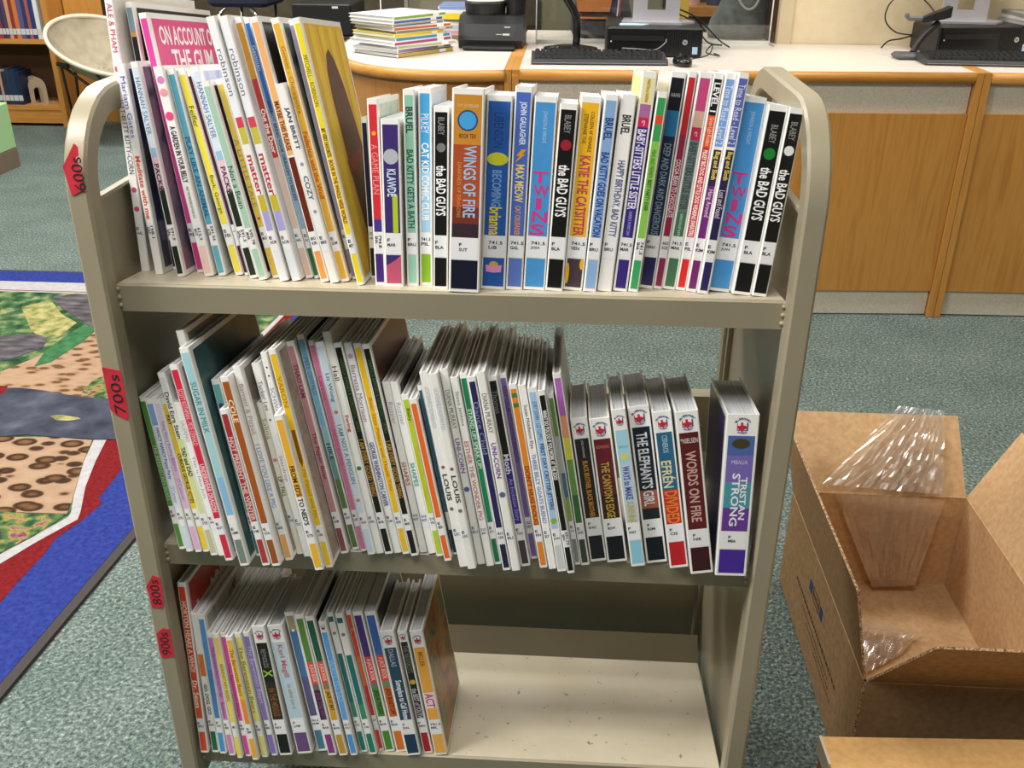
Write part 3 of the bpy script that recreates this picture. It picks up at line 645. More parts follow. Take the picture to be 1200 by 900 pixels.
def cart_mat():
    m, nt, b = node_mat('putty_enamel')
    tc = nt.nodes.new('ShaderNodeTexCoord')
    n = nt.nodes.new('ShaderNodeTexNoise'); n.inputs['Scale'].default_value = 6; n.inputs['Detail'].default_value = 4
    nt.links.new(tc.outputs['Object'], n.inputs['Vector'])
    r = ramp(nt, [(0.3, '9a917a'), (0.7, 'a39a82')])
    nt.links.new(n.outputs['Fac'], r.inputs['Fac'])
    nt.links.new(r.outputs['Color'], b.inputs['Base Color'])
    b.inputs['Roughness'].default_value = 0.36
    n2 = nt.nodes.new('ShaderNodeTexNoise'); n2.inputs['Scale'].default_value = 500
    nt.links.new(tc.outputs['Object'], n2.inputs['Vector'])
    bp = nt.nodes.new('ShaderNodeBump'); bp.inputs['Strength'].default_value = 0.06; bp.inputs['Distance'].default_value = 0.002
    nt.links.new(n2.outputs['Fac'], bp.inputs['Height'])
    nt.links.new(bp.outputs['Normal'], b.inputs['Normal'])
    return m
CART = cart_mat()
def cart_floor_mat():
    """worn shelf bed: paler rubbed enamel with dark scuff specks"""
    m, nt, b = node_mat('scuffed_enamel')
    tc = nt.nodes.new('ShaderNodeTexCoord')
    n = nt.nodes.new('ShaderNodeTexNoise'); n.inputs['Scale'].default_value = 9; n.inputs['Detail'].default_value = 6
    nt.links.new(tc.outputs['Object'], n.inputs['Vector'])
    r = ramp(nt, [(0.3, 'bdb299'), (0.65, 'cbc2ac')])
    nt.links.new(n.outputs['Fac'], r.inputs['Fac'])
    n3 = nt.nodes.new('ShaderNodeTexNoise'); n3.inputs['Scale'].default_value = 55; n3.inputs['Detail'].default_value = 5; n3.inputs['Roughness'].default_value = 0.7
    nt.links.new(tc.outputs['Object'], n3.inputs['Vector'])
    r3 = ramp(nt, [(0.635, 'ffffff'), (0.68, '56524c')])
    nt.links.new(n3.outputs['Fac'], r3.inputs['Fac'])
    mx = nt.nodes.new('ShaderNodeMix'); mx.data_type = 'RGBA'; mx.blend_type = 'MULTIPLY'; mx.inputs[0].default_value = 0.75
    nt.links.new(r.outputs['Color'], mx.inputs[6]); nt.links.new(r3.outputs['Color'], mx.inputs[7])
    nt.links.new(mx.outputs[2], b.inputs['Base Color'])
    b.inputs['Roughness'].default_value = 0.42
    return m
CARTBED = cart_floor_mat()
WHITE = mat('f7f6f3', 0.28, coat=0.25)
LABEL = mat('f1f1f4', 0.5)
INK = mat('23232a', 0.6)
def page_mat():
    m, nt, b = node_mat('paper_edges')
    tc = nt.nodes.new('ShaderNodeTexCoord')
    mp = nt.nodes.new('ShaderNodeMapping'); mp.inputs['Scale'].default_value = (1400, 2, 2)
    n = nt.nodes.new('ShaderNodeTexNoise'); n.inputs['Scale'].default_value = 1.0; n.inputs['Detail'].default_value = 2
    nt.links.new(tc.outputs['Object'], mp.inputs['Vector']); nt.links.new(mp.outputs['Vector'], n.inputs['Vector'])
    r = ramp(nt, [(0.3, 'b9bcc2'), (0.7, 'd6d9de')])
    nt.links.new(n.outputs['Fac'], r.inputs['Fac']); nt.links.new(r.outputs['Color'], b.inputs['Base Color'])
    b.inputs['Roughness'].default_value = 0.8
    return m
PAGES = page_mat()
CHROME = mat('d8d8d8', 0.18, metal=1.0)
BLACKP = mat('1b1c1e', 0.42)
BLACKG = mat('141416', 0.25)
GREYP = mat('3a3b3e', 0.5)
SILVER = mat('c9c7ce', 0.32, metal=0.55)

# ------------------------------------------------------------------ setting
o = MB().quad([(-6, -4, 0), (4.5, -4, 0), (4.5, 6.2, 0), (-6, 6.2, 0)], CARPET).build('floor')
struct(o, 'teal grey speckled carpet floor')
CREAM = noise_ramp_mat('cream_wall_paint', [(0.3, 'e6d3b0'), (0.7, 'ecdcbb')], scale=30, rough=0.8)
OLIVEW = noise_ramp_mat('dim_wall_paint', [(0.3, '4a4438'), (0.7, '58513f')], scale=14, rough=0.85)
o = MB().box((0.975, 2.985, 0), (4.5, 3.10, CEIL), CREAM).build('wall_right'); struct(o, 'cream painted wall behind the service desk')
o = MB().box((0.925, 2.97, 0), (0.975, 3.12, CEIL), mat('d6c4a2', 0.6)).build('trim_1'); struct(o, 'pale corner trim of the cream wall')
o = MB().box((0.905, 3.02, 0), (0.925, 3.14, CEIL), mat('4a2f20', 0.6)).build('trim_2'); struct(o, 'dark brown door jamb')
o = MB().box((-6, 5.75, 0), (4.5, 5.87, CEIL), OLIVEW).build('wall_back'); struct(o, 'dim olive grey back wall')
o = MB().box((-4.6, 5.72, 0), (4.5, 5.75, 0.62), mat('3b2d22', 0.6)).build('baseboard_back'); struct(o, 'dark brown wainscot on the back wall')
o = MB().box((-6.12, -4, 0), (-6, 5.87, CEIL), CREAM).build('wall_left'); struct(o)
o = MB().box((4.5, -4, 0), (4.62, 5.87, CEIL), CREAM).build('wall_far_right'); struct(o)
CEILM = mat('f0efe9', 0.9)
o = MB().quad([(-6, -4, CEIL), (-6, 6.2, CEIL), (4.5, 6.2, CEIL), (4.5, -4, CEIL)], CEILM).build('ceiling'); struct(o, 'white ceiling')
for i, (x, y, w) in enumerate(CEILING_LIGHTS):
    t = empty('ceiling_light', Matrix.Translation((x, y, CEIL)))
    side = ['left', 'middle', 'right'][i % 3]; dep = ['nearest row', 'middle row', 'farthest row'][i // 3]
    tag(t, 'recessed ceiling panel light, %s one of the %s' % (side, dep), 'ceiling light', 'recessed ceiling lights')
    m = MB()
    for a, b in (((-.62, -.32, -.025), (.62, -.29, 0)), ((-.62, .29, -.025), (.62, .32, 0)), ((-.62, -.29, -.025), (-.59, .29, 0)), ((.59, -.29, -.025), (.62, .29, 0))):
        m.box(a, b, CEILM)
    m.build('frame', t)
    MB().box((-.59, -.29, -.012), (.59, .29, -.004), mat('fffaf0', 0.6, emit=1.5)).build('diffuser', t)

# ------------------------------------------------------------------ book cart
cart = empty('book_cart')
tag(cart, 'putty coloured metal book cart with three slanted shelves full of books', 'book cart')
FW = 0.375; FO = 0.40
def frame_side(sx):
    R = 0.09; hw = 0.0145
    yf, yb, zt = -0.0115, 0.3605, 1.1055
    path = [(yf, 0.09)]
    path.append((yf, zt - R))
    for k in range(1, 9):
        a = math.pi / 2 * k / 8
        path.append((yf + R - R * math.cos(a), zt - R + R * math.sin(a)))
    for k in range(0, 9):
        a = math.pi / 2 * k / 8
        path.append((yb - R + R * math.sin(a), zt - R + R * math.cos(a)))
    path.append((yb, 0.09))
    rings = []
    x0, x1 = sorted((sx * FW, sx * FO)); c = 0.003
    for i, (y, z) in enumerate(path):
        a = path[max(i - 1, 0)]; b = path[min(i + 1, len(path) - 1)]
        d = Vector((0, b[0] - a[0], b[1] - a[1])).normalized()
        n = Vector((0, -d.z, d.y))      # outward (front / up)
        P = Vector((0, y, z))
        prof = [(x0, -hw + c), (x0, hw - c), (x0 + c, hw), (x1 - c, hw), (x1, hw - c), (x1, -hw + c), (x1 - c, -hw), (x0 + c, -hw)]
        rings.append([tuple(P + Vector((px, 0, 0)) + n * py) for px, py in prof])
    o = MB().loft(rings, CART).build('side_frame', cart, smooth=True)
    return o
for sx in (-1, 1):
    o = frame_side(sx)
    me = o.data
    me.set_sharp_from_angle(angle=math.radians(28))
    m = MB()
    x0, x1 = sorted((sx * 0.3855, sx * 0.3875))
    m.box((x0, 0.002, 0.12), (x1, 0.347, 1.01), CART)
    xa, xb = sorted((sx * 0.3790, sx * 0.3855))
    m.box((xa, 0.002, 0.12), (xb, 0.006, 1.01), CART)
    m.box((xa, 0.333, 0.12), (xb, 0.346, 1.01), CART)
    m.box((xa, 0.006, 1.006), (xb, 0.333, 1.01), CART)
    m.build('end_panel', cart)
def shelf(z0, dc, top_rear):
    tan = math.tan(TILT); t = 0.0015
    cy, cz = dc, z0 - dc * tan
    ay, az = cy + 0.030, cz + 0.034
    # profile (y, z) of the bent sheet, upper side then lower side
    up = [(-0.0015, z0 - 0.0315), (-0.0022, z0 - 0.002), (0.0005, z0), (cy, cz), (ay, az)]
    lo = [(ay + t, az - t), (cy + t, cz - t), (0.002, z0 - t - 0.0003), (0.0, z0 - 0.0315), (0.012, z0 - 0.0315), (0.012, z0 - 0.033), (-0.0015, z0 - 0.033)]
    poly = up + lo
    m = MB()
    m.loft([[(x, y, z) for y, z in poly] for x in (-FW, FW)], CART)
    m.add([(-FW + .001, 0.001, z0 + .0002), (FW - .001, 0.001, z0 + .0002), (FW - .001, cy - .001, cz + .0002 + tan * .001), (-FW + .001, cy - .001, cz + .0002 + tan * .001)], [(0, 1, 2, 3)], CARTBED)
    s = m.build('shelf', cart)
    # weld beads where the lip meets the posts
    for sx in (-1, 1):
        for k in range(3):
            b = MB().lathe([(0.0005, -.0032), (.0026, -.0018), (.0032, 0), (.0026, .0018), (.0005, .0032)], CART, 8)
            w = b.build('weld_bead', s, smooth=True, loc=(sx * (FW - 0.001), -0.0015, z0 - 0.006 - k * 0.010))
    if top_rear:
        r = MB()
        r.box((-FW, 0.345, z0 - 0.09), (FW, 0.3465, z0 + 0.063), CART)
        r.box((-FW, 0.3465, z0 + 0.0615), (FW, 0.372, z0 + 0.063), CART)
        r.box((-FW, 0.3705, z0 + 0.03), (FW, 0.372, z0 + 0.0615), CART)
        r.build('rear_panel', cart)
shelf(SHELF_Z['a'], 0.325, False)
shelf(SHELF_Z['m'], 0.251, True)
shelf(SHELF_Z['b'], 0.251, True)
MB().box((-FW, 0.345, 0.912 - 0.05), (FW, 0.3465, 0.912 + 0.05), CART).build('rear_panel', cart)
RUBBER = mat('2a2a2a', 0.7)
for x in (-0.3875, 0.3875):
    for y in (-0.0115, 0.3605):
        c = empty('caster', Matrix.Translation((x, y, 0))); c.parent = cart
        m = MB().box((-.016, -.03, .10), (.016, .03, .104), CHROME)
        m.box((-.017, -.006, .04), (-.014, .024, .10), CHROME).box((.014, -.006, .04), (.017, .024, .10), CHROME)
        m.build('fork', c)
        w = MB().lathe([(.006, -.011), (.046, -.011), (.05, -.006), (.05, .006), (.046, .011), (.006, .011)], RUBBER, 24, Matrix.Translation((0, .02, .05)) @ Matrix.Rotation(math.pi / 2, 4, 'Y'))
        w.build('wheel', c)
REDP = noise_ramp_mat('red_paper', [(0.3, 'c9283a'), (0.7, 'dd3547')], scale=60, rough=0.8)
TAGS = [('600s', [(-0.380, 1.075), (-0.3765, 1.071), (-0.3775, 1.062), (-0.381, 1.060), (-0.378, 1.046), (-0.379, 1.026), (-0.393, 1.019), (-0.397, 1.050)]),
        ('700s', [(-0.398, 0.818), (-0.3762, 0.814), (-0.377, 0.754), (-0.38, 0.749), (-0.393, 0.756), (-0.398, 0.763)]),
        ('800s', [(-0.386, 0.522), (-0.3762, 0.518), (-0.378, 0.475), (-0.382, 0.468), (-0.395, 0.469), (-0.396, 0.496), (-0.398, 0.502)]),
        ('900s', [(-0.396, 0.426), (-0.386, 0.435), (-0.377, 0.434), (-0.377, 0.387), (-0.395, 0.383), (-0.397, 0.396)])]
for s, poly in TAGS:
    m = MB()
    ys = -0.0266
    m.loft([[(x, ys, z) for x, z in poly], [(x, ys + .0004, z) for x, z in poly]], REDP)
    cx = sum(p[0] for p in poly) / len(poly); z0 = min(p[1] for p in poly); z1 = max(p[1] for p in poly)
    if s == '600s':
        z1 -= .008
    t = m.build('paper_tag', cart); t['label'] = 'torn red paper tag with black handwritten number'
    m2 = MB(); put_text(m2, s, False, INK, (cx + .001, ys - .0003, (z0 + z1) / 2), (0, 0, 1), (-1, 0, 0), (z1 - z0) * .74, 0.0125)
    m2.build('handwriting', t)

# ------------------------------------------------------------------ books
def art_mat(name, stops, scale, dist=1.5):
    return noise_ramp_mat(name, stops, scale=scale, detail=3, rough=0.3, dist=dist)
ARTS = {
    'b23': art_mat('painted_cover_warm', [(0.3, '3c3a2c'), (0.42, '6a7a5c'), (0.5, 'b0803c'), (0.58, '9a5a48'), (0.68, '7a3440')], 14),
    'm09': art_mat('painted_cover_teal', [(0.35, '2e4a4e'), (0.55, '3f6569'), (0.7, '6a7a62')], 9),
    'a04': art_mat('painted_cover_plum', [(0.35, '3a3848'), (0.5, '8a7a92'), (0.62, 'a8505e'), (0.7, '4a2a34')], 12),
    'a02': art_mat('painted_cover_navy', [(0.35, '262c48'), (0.5, '3c4260'), (0.62, '7a8086'), (0.72, '6a4038')], 9),
    'a19': art_mat('painted_cover_storm', [(0.35, '3a4a54'), (0.5, '6a8492'), (0.6, '88786a'), (0.7, '4a3a34')], 10),
    'a10': art_mat('painted_cover_sky', [(0.35, '8a9cc8'), (0.55, 'c8d0e4'), (0.7, '9a8ea8')], 18),
    'm18': art_mat('painted_cover_taupe', [(0.4, '9a8e7e'), (0.55, 'b4a898'), (0.7, 'a09078')], 60),
    'a23': art_mat('painted_cover_mint', [(0.35, 'a8c0b0'), (0.6, 'c8d8cc'), (0.7, 'd08a8a')], 20),
    'a17': art_mat('painted_cover_night', [(0.4, '1c1814'), (0.6, '3a2c1c'), (0.7, '7a5a28')], 22),
    'b03': art_mat('painted_cover_grey', [(0.4, 'c8c6be'), (0.58, 'aeb0a8'), (0.66, '4a4c3c')], 14),
}
def emblem_mesh():
    m = MB(); RED = mat('c8283c', 0.5); PUR = mat('4a3a8c', 0.5)
    tex = [(-.55, .05), (-.2, .05), (-.2, .5), (.1, .5), (.12, .12), (.5, .05), (.58, -.12), (.55, -.3), (.3, -.42), (.12, -.62), (.14, -.85), (-.02, -.8), (-.2, -.48), (-.38, -.5), (-.55, -.2)]
    m.add([(x * .8 - .04, 0, y * .8 + .02) for x, y in tex], [tuple(range(len(tex)))], RED)
    m.add([(.42, -.00005, -.4), (.56, -.00005, -.4), (.56, -.00005, .3), (.49, -.00005, .48), (.42, -.00005, .3)], [(0, 1, 2, 3, 4)], PUR)
    m.add([(-.56, 0, -.4), (-.48, 0, -.4), (-.48, 0, .3), (-.56, 0, .3)], [(0, 1, 2, 3)], RED)
    m.add([(-.56, .00002, -.46), (.56, .00002, -.46), (.56, .00002, -.39), (-.56, .00002, -.39)], [(0, 1, 2, 3)], PUR)
    for word, a0, a1, R, flip in (('BLUEBONNET', 152, 28, .84, 1), ('AWARD', 232, 308, .74, -1)):
        n = len(word)
        for k, ch in enumerate(word):
            a = math.radians(a0 + (a1 - a0) * (k + .5) / n)
            O = (R * math.cos(a), 0, R * math.sin(a)); rad = Vector((math.cos(a), 0, math.sin(a))); tan = Vector((math.sin(a), 0, -math.cos(a)))
            put_text(m, ch, True, PUR, O, tan * flip, rad * flip, .2, .22)
    o = m.build('award_emblem')
    return o
_EMB = emblem_mesh(); EMB_MESH = _EMB.data; bpy.data.objects.remove(_EMB)
ONES = ['', 'first', 'second', 'third', 'fourth', 'fifth', 'sixth', 'seventh', 'eighth', 'ninth', 'tenth', 'eleventh', 'twelfth', 'thirteenth', 'fourteenth', 'fifteenth', 'sixteenth', 'seventeenth', 'eighteenth', 'nineteenth']
TENS = {2: ('twentieth', 'twenty'), 3: ('thirtieth', 'thirty'), 4: ('fortieth', 'forty'), 5: ('fiftieth', 'fifty')}
def ordinal(n):
    if n < 20:
        return ONES[n]
    a, b = divmod(n, 10)
    return TENS[a][0] if b == 0 else TENS[a][1] + '-' + ONES[b]
SHELFNAME = {'a': 'top', 'm': 'middle', 'b': 'bottom'}

def disc_pts(cx, cz, rx, rz, y, n=18):
    return [(cx + rx * math.cos(2 * math.pi * k / n), y, cz + rz * math.sin(2 * math.pi * k / n)) for k in range(n)]

def make_book(i):
    x, y, lean, h, tmm, D = BP[i]; s = BS[i]; t = tmm / 1000; a = math.radians(lean)
    ex = Vector((1, 0, 0)); ey = Vector((0, CT, -ST)); ez = Vector((0, ST, CT))
    e2 = ex * math.cos(a) - ez * math.sin(a); u2 = ez * math.cos(a) + ex * math.sin(a)
    P = Vector((x, y, SHELF_Z[i[0]] - y * math.tan(TILT))) + ez * (t / 2 * abs(math.sin(a)) + 0.0004)
    M = Matrix(((e2.x, ey.x, u2.x, P.x), (e2.y, ey.y, u2.y, P.y), (e2.z, ey.z, u2.z, P.z), (0, 0, 0, 1)))
    root = empty('book', M)
    n = int(i[1:])
    tag(root, '%s, %s from left on %s shelf' % (s['look'], ordinal(n), SHELFNAME[i[0]]), 'book', 'books on the %s shelf of the cart' % SHELFNAME[i[0]])
    hard = i in HARD or t < 0.013
    b = 0.0022 if (hard and t > .007) else 0.0008
    if i in HARD: b = 0.0026
    c = min(0.0012, t * .2)
    # case
    pr = [(-t/2, D), (-t/2, c), (-t/2 + c, 0), (t/2 - c, 0), (t/2, c), (t/2, D), (t/2 - b, D), (t/2 - b, b + .0005), (-t/2 + b, b + .0005), (-t/2 + b, D)]
    m = MB()
    vs = [(px, py, z) for z in (0, h) for px, py in pr]; N = len(pr); fs = []
    for k in range(N):
        j = (k + 1) % N
        fs.append((j, k, N + k, N + j))
    for o_, fl in ((0, False), (N, True)):
        caps = [(0, 1, 8, 9), (1, 2, 3, 4, 7, 8), (4, 5, 6, 7)]
        for q in caps:
            q = tuple(o_ + k for k in q)
            fs.append(q if not fl else tuple(reversed(q)))
    m.add(vs, fs, WHITE)
    # printed cover panels let into both boards
    cm = ARTS.get(i) or mat(s['cov'], 0.3, noise=0.05, scale=25)
    hx = 0.009 if i != 'b23' else 0.006
    for sx in (1, -1):
        X = sx * (t/2 + .00015)
        q = [(X, hx, .006), (X, D - .005, .006), (X, D - .005, h - .006), (X, hx, h - .006)]
        m.quad(q if sx > 0 else q[::-1], cm)
    m.build('cover', root)
    # pages
    if t > 0.004:
        g = b + .0002; top = h - (.003 if hard else .0008); bot = .003 if hard else .0008; de = D - (.004 if hard else .001)
        MB().box((-t/2 + g, b + .0006, bot), (t/2 - g, de, top), PAGES).build('page_block', root)
    # spine print
    em = i in EMBLEM_IDS
    bw = t * (0.82 if t > .016 else 0.72)
    if i in ('a28', 'a29', 'a31', 'a44'): bw = t * .86
    z_lab0, z_lab1 = 0.0365, 0.0605
    if h > .24: z_lab0, z_lab1 = 0.0365, 0.0585
    ut = h - (0.0265 if em else 0.006); ub = z_lab1 + .0005
    if em and t < .014: ut = h - .0165
    off = 0.0
    Y1, Y2, Y3, Y4 = -.00012, -.0002, -.00028, -.00038
    p = MB(); used = False
    def fz(f): return ut - (ut - ub) * f
    def rect(z0, z1, w, m_, yy, cx=0.0):
        p.quad([(cx - w/2, yy, z0), (cx + w/2, yy, z0), (cx + w/2, yy, z1), (cx - w/2, yy, z1)], m_)
    for col, f0, f1 in s['segs']:
        rect(fz(f1), fz(f0), bw, mat(col, 0.32, noise=0.06, scale=70), Y1, off); used = True
    if used:
        p.build('spine_band', root)
    p = MB(); used = False
    if s['low'] not in ('-', ''):
        rect(.0035, z_lab0 - .0006, bw, mat(s['low'], 0.32, noise=0.06, scale=70), Y1, off)
        p.build('foot_band', root)
        p = MB()
    for kind, f, r, col in s['discs']:
        R = r * t; cz = fz(f); dm = mat(col, 0.35)
        yy = Y2 - .00003 * (s['discs'].index((kind, f, r, col)))
        if kind == 'c':
            p.quad(disc_pts(off, cz, R, R, yy), dm)
        elif kind == 'o':
            p.quad(disc_pts(off, cz, R, R * .6, yy), dm)
        elif kind == 'r':
            p.quad([(-R, yy, cz - .02), (0, yy, cz - .028), (R, yy, cz - .02), (R, yy, cz + .02), (-R, yy, cz + .02)], dm)
        elif kind == 'b':
            p.add([(.1 * R, yy, cz + R), (.9 * R, yy, cz + R), (.2 * R, yy, cz + .25 * R), (.7 * R, yy, cz + .25 * R), (-.9 * R, yy, cz - 1.2 * R), (-.2 * R, yy, cz - .05 * R), (-.7 * R, yy, cz - .05 * R)], [(0, 1, 2, 6), (2, 3, 4, 5), (2, 5, 6)], dm)
        p.build('spine_picture', root); p = MB()
    if i == 'a24':
        rect(fz(1.0), fz(.64), bw * .34, mat('bccf34', .4), Y2, bw * .2)
    if i in ('a04', 'a10'):
        p.add([(-bw/2, Y2, fz(.8)), (bw/2, Y2, fz(.8)), (bw/2, Y2, fz(.755)), (bw * .2, Y2, fz(.775)), (bw * .05, Y2, fz(.74)), (-bw * .2, Y2, fz(.78)), (-bw/2, Y2, fz(.75))], [(0, 1, 2, 3), (0, 3, 4, 5), (0, 5, 6)], mat('232e20', .4))
    if i == 'a33':
        p.quad(disc_pts(-bw/2 + bw * .06, .019, bw * .12, .012, Y2), mat('f1bb2a', .35)); p.quad(disc_pts(bw/2 - bw * .08, .030, bw * .13, .006, Y2), mat('f1bb2a', .35))
    if i == 'a24':
        p.quad([(-bw/2, Y2, .024), (bw * .1, Y2, .030), (bw/2, Y2, .036), (-bw/2, Y2, .036)], mat('413074', .35))
    if i == 'a29':
        p.quad([(-.0085, Y2, .020), (0, Y2, .019), (0, Y2, .0265), (-.009, Y2, .028)], mat('e89ac8', .4)); p.quad([(0, Y2, .019), (.0085, Y2, .020), (.009, Y2, .028), (0, Y2, .0265)], mat('e89ac8', .4))
        p.quad(disc_pts(0, .0285, .005, .0035, Y1 - .00003), mat('d8b03c', .4))
    if p.f:
        p.build('spine_picture', root)
    for body, bold, f0, f1, col, lane, wd, mode in s['texts']:
        z0, z1 = fz(f1), fz(f0); tm = mat(col, 0.45); q = MB()
        if mode == 'v':
            put_text(q, body, bold, tm, (off + lane * bw, Y3, (z0 + z1) / 2), (0, 0, -1), (1, 0, 0), (z1 - z0) * .98, min(bw * wd * 1.12, .024))
        elif mode == 'h':
            put_text(q, body, bold, tm, (off + lane * bw, Y3, (z0 + z1) / 2), (1, 0, 0), (0, 0, 1), bw * wd, z1 - z0)
        else:
            k = len(body); st_ = (z1 - z0) / k
            for j, ch in enumerate(body):
                zc = z1 - st_ * (j + .5)
                put_text(q, ch, True, tm, (off + (.05 if j % 2 else -.05) * bw, Y3, zc), (1, 0, 0), (0, 0, 1), bw * .8, st_ * .86, (0.8, 2.6))
        q.build('spine_lettering', root)
    # call-number label
    if s['call'] or i in ('a03',):
        lb = MB(); lw = t - 2 * c - .0004
        if i in ('a28', 'm54'): lw = bw * .98
        lb.quad([(-lw/2, Y2, z_lab0), (lw/2, Y2, z_lab0), (lw/2, Y2, z_lab1), (-lw/2, Y2, z_lab1)], LABEL)
        lines = [k for k in s['call'].split('/') if k]
        if s['low'] in ('-', ''):
            pass
        for k, ln in enumerate(lines):
            if len(ln) > 4 and t < .0135:
                put_text(lb, ln, True, INK, (.0018 - .0042 * k, Y4, z_lab1 - .0105), (0, 0, -1), (1, 0, 0), .0029 * len(ln), .0034)
            elif lines and len(lines[0]) > 4 and t < .0135:
                put_text(lb, ln, True, INK, (.0018 - .0042 * k, Y4, z_lab1 - .0085), (0, 0, -1), (1, 0, 0), .0085, .0034)
            else:
                w = min(.0031 * len(ln), lw * .92)
                put_text(lb, ln, True, INK, (max(-lw * .46, -.0065) + w / 2, Y4, z_lab1 - .0075 - .0054 * k), (1, 0, 0), (0, 0, 1), w, .0036)
        lb.build('call_label', root)
    if em:
        e = bpy.data.objects.new('award_emblem', EMB_MESH); COL.objects.link(e); e.parent = root
        r = min(.0115, t * .44)
        e.scale = (r, r, r); e.location = (0, -.0003, h - (.0145 if t > .014 else .009))
    # printed cover lettering and pictures that show
    if i == 'a05':
        k = MB(); X = t/2 + .0004; wm = mat('fff8f8', .4)
        put_text(k, 'ON ACCOUNT OF', True, wm, (X, D * .55, h - .0235), (0, 1, 0), (0, 0, 1), D * .88, .021, (.3, 2.2))
        put_text(k, 'THE GUM', True, wm, (X, D * .56, h - .051), (0, 1, 0), (0, 0, 1), D * .66, .025, (.3, 2.2))
        k.build('cover_lettering', root)
    if i == 'b01':
        k = MB(); X = t/2 + .0004; wm = mat('efe4dc', .4)
        put_text(k, 'Horton', True, wm, (X, D * .45, h - .06), (0, .95, .3), (0, -.3, .95), D * .75, .06, (.5, 1.4))
        k.build('cover_lettering', root)
    if i == 'a21':
        k = MB(); X = t/2 + .0004; X2 = X + .0002
        st_m = mat('e8c840', .35, noise=.1, scale=12)
        for j in range(4):
            y0 = .02 + j * .042
            k.quad([(X, y0, .012), (X, y0 + .022, .012), (X, y0 + .026, h - .008), (X, y0 + .004, h - .008)], st_m)
        hair = [(.075, .0), (.07, .05), (.064, .11), (.062, .16), (.060, .2), (.064, .228), (.074, .246), (.090, .252), (.108, .24), (.124, .215), (.138, .18), (.150, .14), (.162, .09), (.172, .04), (.176, .01)]
        k.quad([(X2, yy, zz + .006) for yy, zz in hair], mat('5a3a34', .4, noise=.25, scale=60))
        band = [(.062, .118), (.14, .128), (.138, .142), (.058, .134)]
        k.quad([(X2 + .0001, yy, zz) for yy, zz in band], mat('8a3a34', .4))
        dress = [(.09, .01), (.155, .01), (.15, .075), (.125, .098), (.1, .085)]
        k.quad([(X2 + .0002, yy, zz) for yy, zz in dress], mat('b08a5a', .4, noise=.3, scale=50))
        k.build('cover_picture', root)
    return root
for _i in BP:
    make_book(_i)

# ------------------------------------------------------------------ cardboard boxes and wrap
def card_mat(name, a, b_):
    return noise_ramp_mat(name, [(0.35, a), (0.65, b_)], scale=90, detail=5, rough=0.85, bump=0.05, bump_scale=200, spec=0.2)
KRAFT = card_mat('kraft_board', '957552', 'a58561')
KRAFTI = card_mat('kraft_board_inside', 'c39e74', 'd1ae85')
def corr_mat():
    m, nt, b = node_mat('corrugated_edge')
    tc = nt.nodes.new('ShaderNodeTexCoord')
    n = nt.nodes.new('ShaderNodeTexNoise'); n.inputs['Scale'].default_value = 320
    nt.links.new(tc.outputs['Object'], n.inputs['Vector'])
    r = ramp(nt, [(0.4, '7a5836'), (0.6, 'd8b890')])
    nt.links.new(n.outputs['Fac'], r.inputs['Fac']); nt.links.new(r.outputs['Color'], b.inputs['Base Color'])
    b.inputs['Roughness'].default_value = 0.9
    return m
CORR = corr_mat()
def panel(mb, A, B, U, th, inner, outer, cut0=0.0, cut1=0.0, bead=False):
    """board from edge A-B rising along U; cut0/cut1 slant the free edge ends"""
    A, B, U = Vector(A), Vector(B), Vector(U)
    d = (B - A).normalized(); n = d.cross(U).normalized() * th
    C = B + U - d * cut1; D = A + U + d * cut0
    q = [A, B, C, D]
    vs = [tuple(p) for p in q] + [tuple(p + n) for p in q]
    mb.add(vs, [(0, 1, 2, 3)], inner); mb.add(vs, [(7, 6, 5, 4)], outer)
    mb.add(vs, [(0, 4, 5, 1), (1, 5, 6, 2), (2, 6, 7, 3), (3, 7, 4, 0)], CORR)
    if bead:
        mb.tube([tuple(A + n * .5), tuple(B + n * .5)], th * .72, KRAFTI, 8)
box = empty('cardboard_box', Matrix.Translation((0.79, 0.455, 0)))
tag(box, 'open brown cardboard box with raised flaps on the floor beside the cart', 'box')
bx0, bx1, by0, by1, bh = -0.17, 0.175, -0.287, 0.255, 0.225
T = 0.004
m = MB(); m.box((bx0, by0, 0.001), (bx1, by1, 0.005), KRAFTI); m.build('base', box)
for nm, A, B in (('front', (bx0, by0), (bx1, by0)), ('right', (bx1, by0), (bx1, by1)), ('back', (bx1, by1), (bx0, by1)), ('left', (bx0, by1), (bx0, by0))):
    m = MB(); panel(m, (A[0], A[1], .005), (B[0], B[1], .005), (0, 0, bh - .005), T, KRAFTI, KRAFT); w = m.build('side_wall', box)
    if nm == 'left':
        pm = MB(); X = bx0 - T - .0004; NAVY = mat('27356e', .7); DK = mat('4a3826', .8)
        def pq(y0, z0, y1, z1, mm):
            pm.quad([(X, y0, z0), (X, y1, z0), (X, y1, z1), (X, y0, z1)], mm)
        pq(.025, .142, .045, .165, NAVY); pq(-.055, .142, -.035, .165, NAVY)
        pq(-.03, .140, .02, .143, DK); pq(-.03, .164, .02, .167, DK); pq(-.03, .140, -.027, .167, DK); pq(.017, .140, .02, .167, DK)
        pm.build('printed_logo', w); pm = MB()
        for k in range(7):
            pq(-.024 + k * .006, .149, -.021 + k * .006, .158, DK)
        random.seed(4)
        yk = .13
        while yk > -.18:
            L = random.uniform(.006, .014); pq(yk - L, .100, yk, .107, DK); yk -= L + .004
        for zz, ya, yb in ((.082, .07, -.14), (.07, .03, -.15), (.058, -.04, -.16)):
            yk = ya
            while yk > yb:
                L = random.uniform(.004, .01); pq(yk - L, zz, yk, zz + .003, DK); yk -= L + .003
        lo_ = pm.build('printed_lines', w); lo_['kind'] = 'stuff'
FL = 0.17
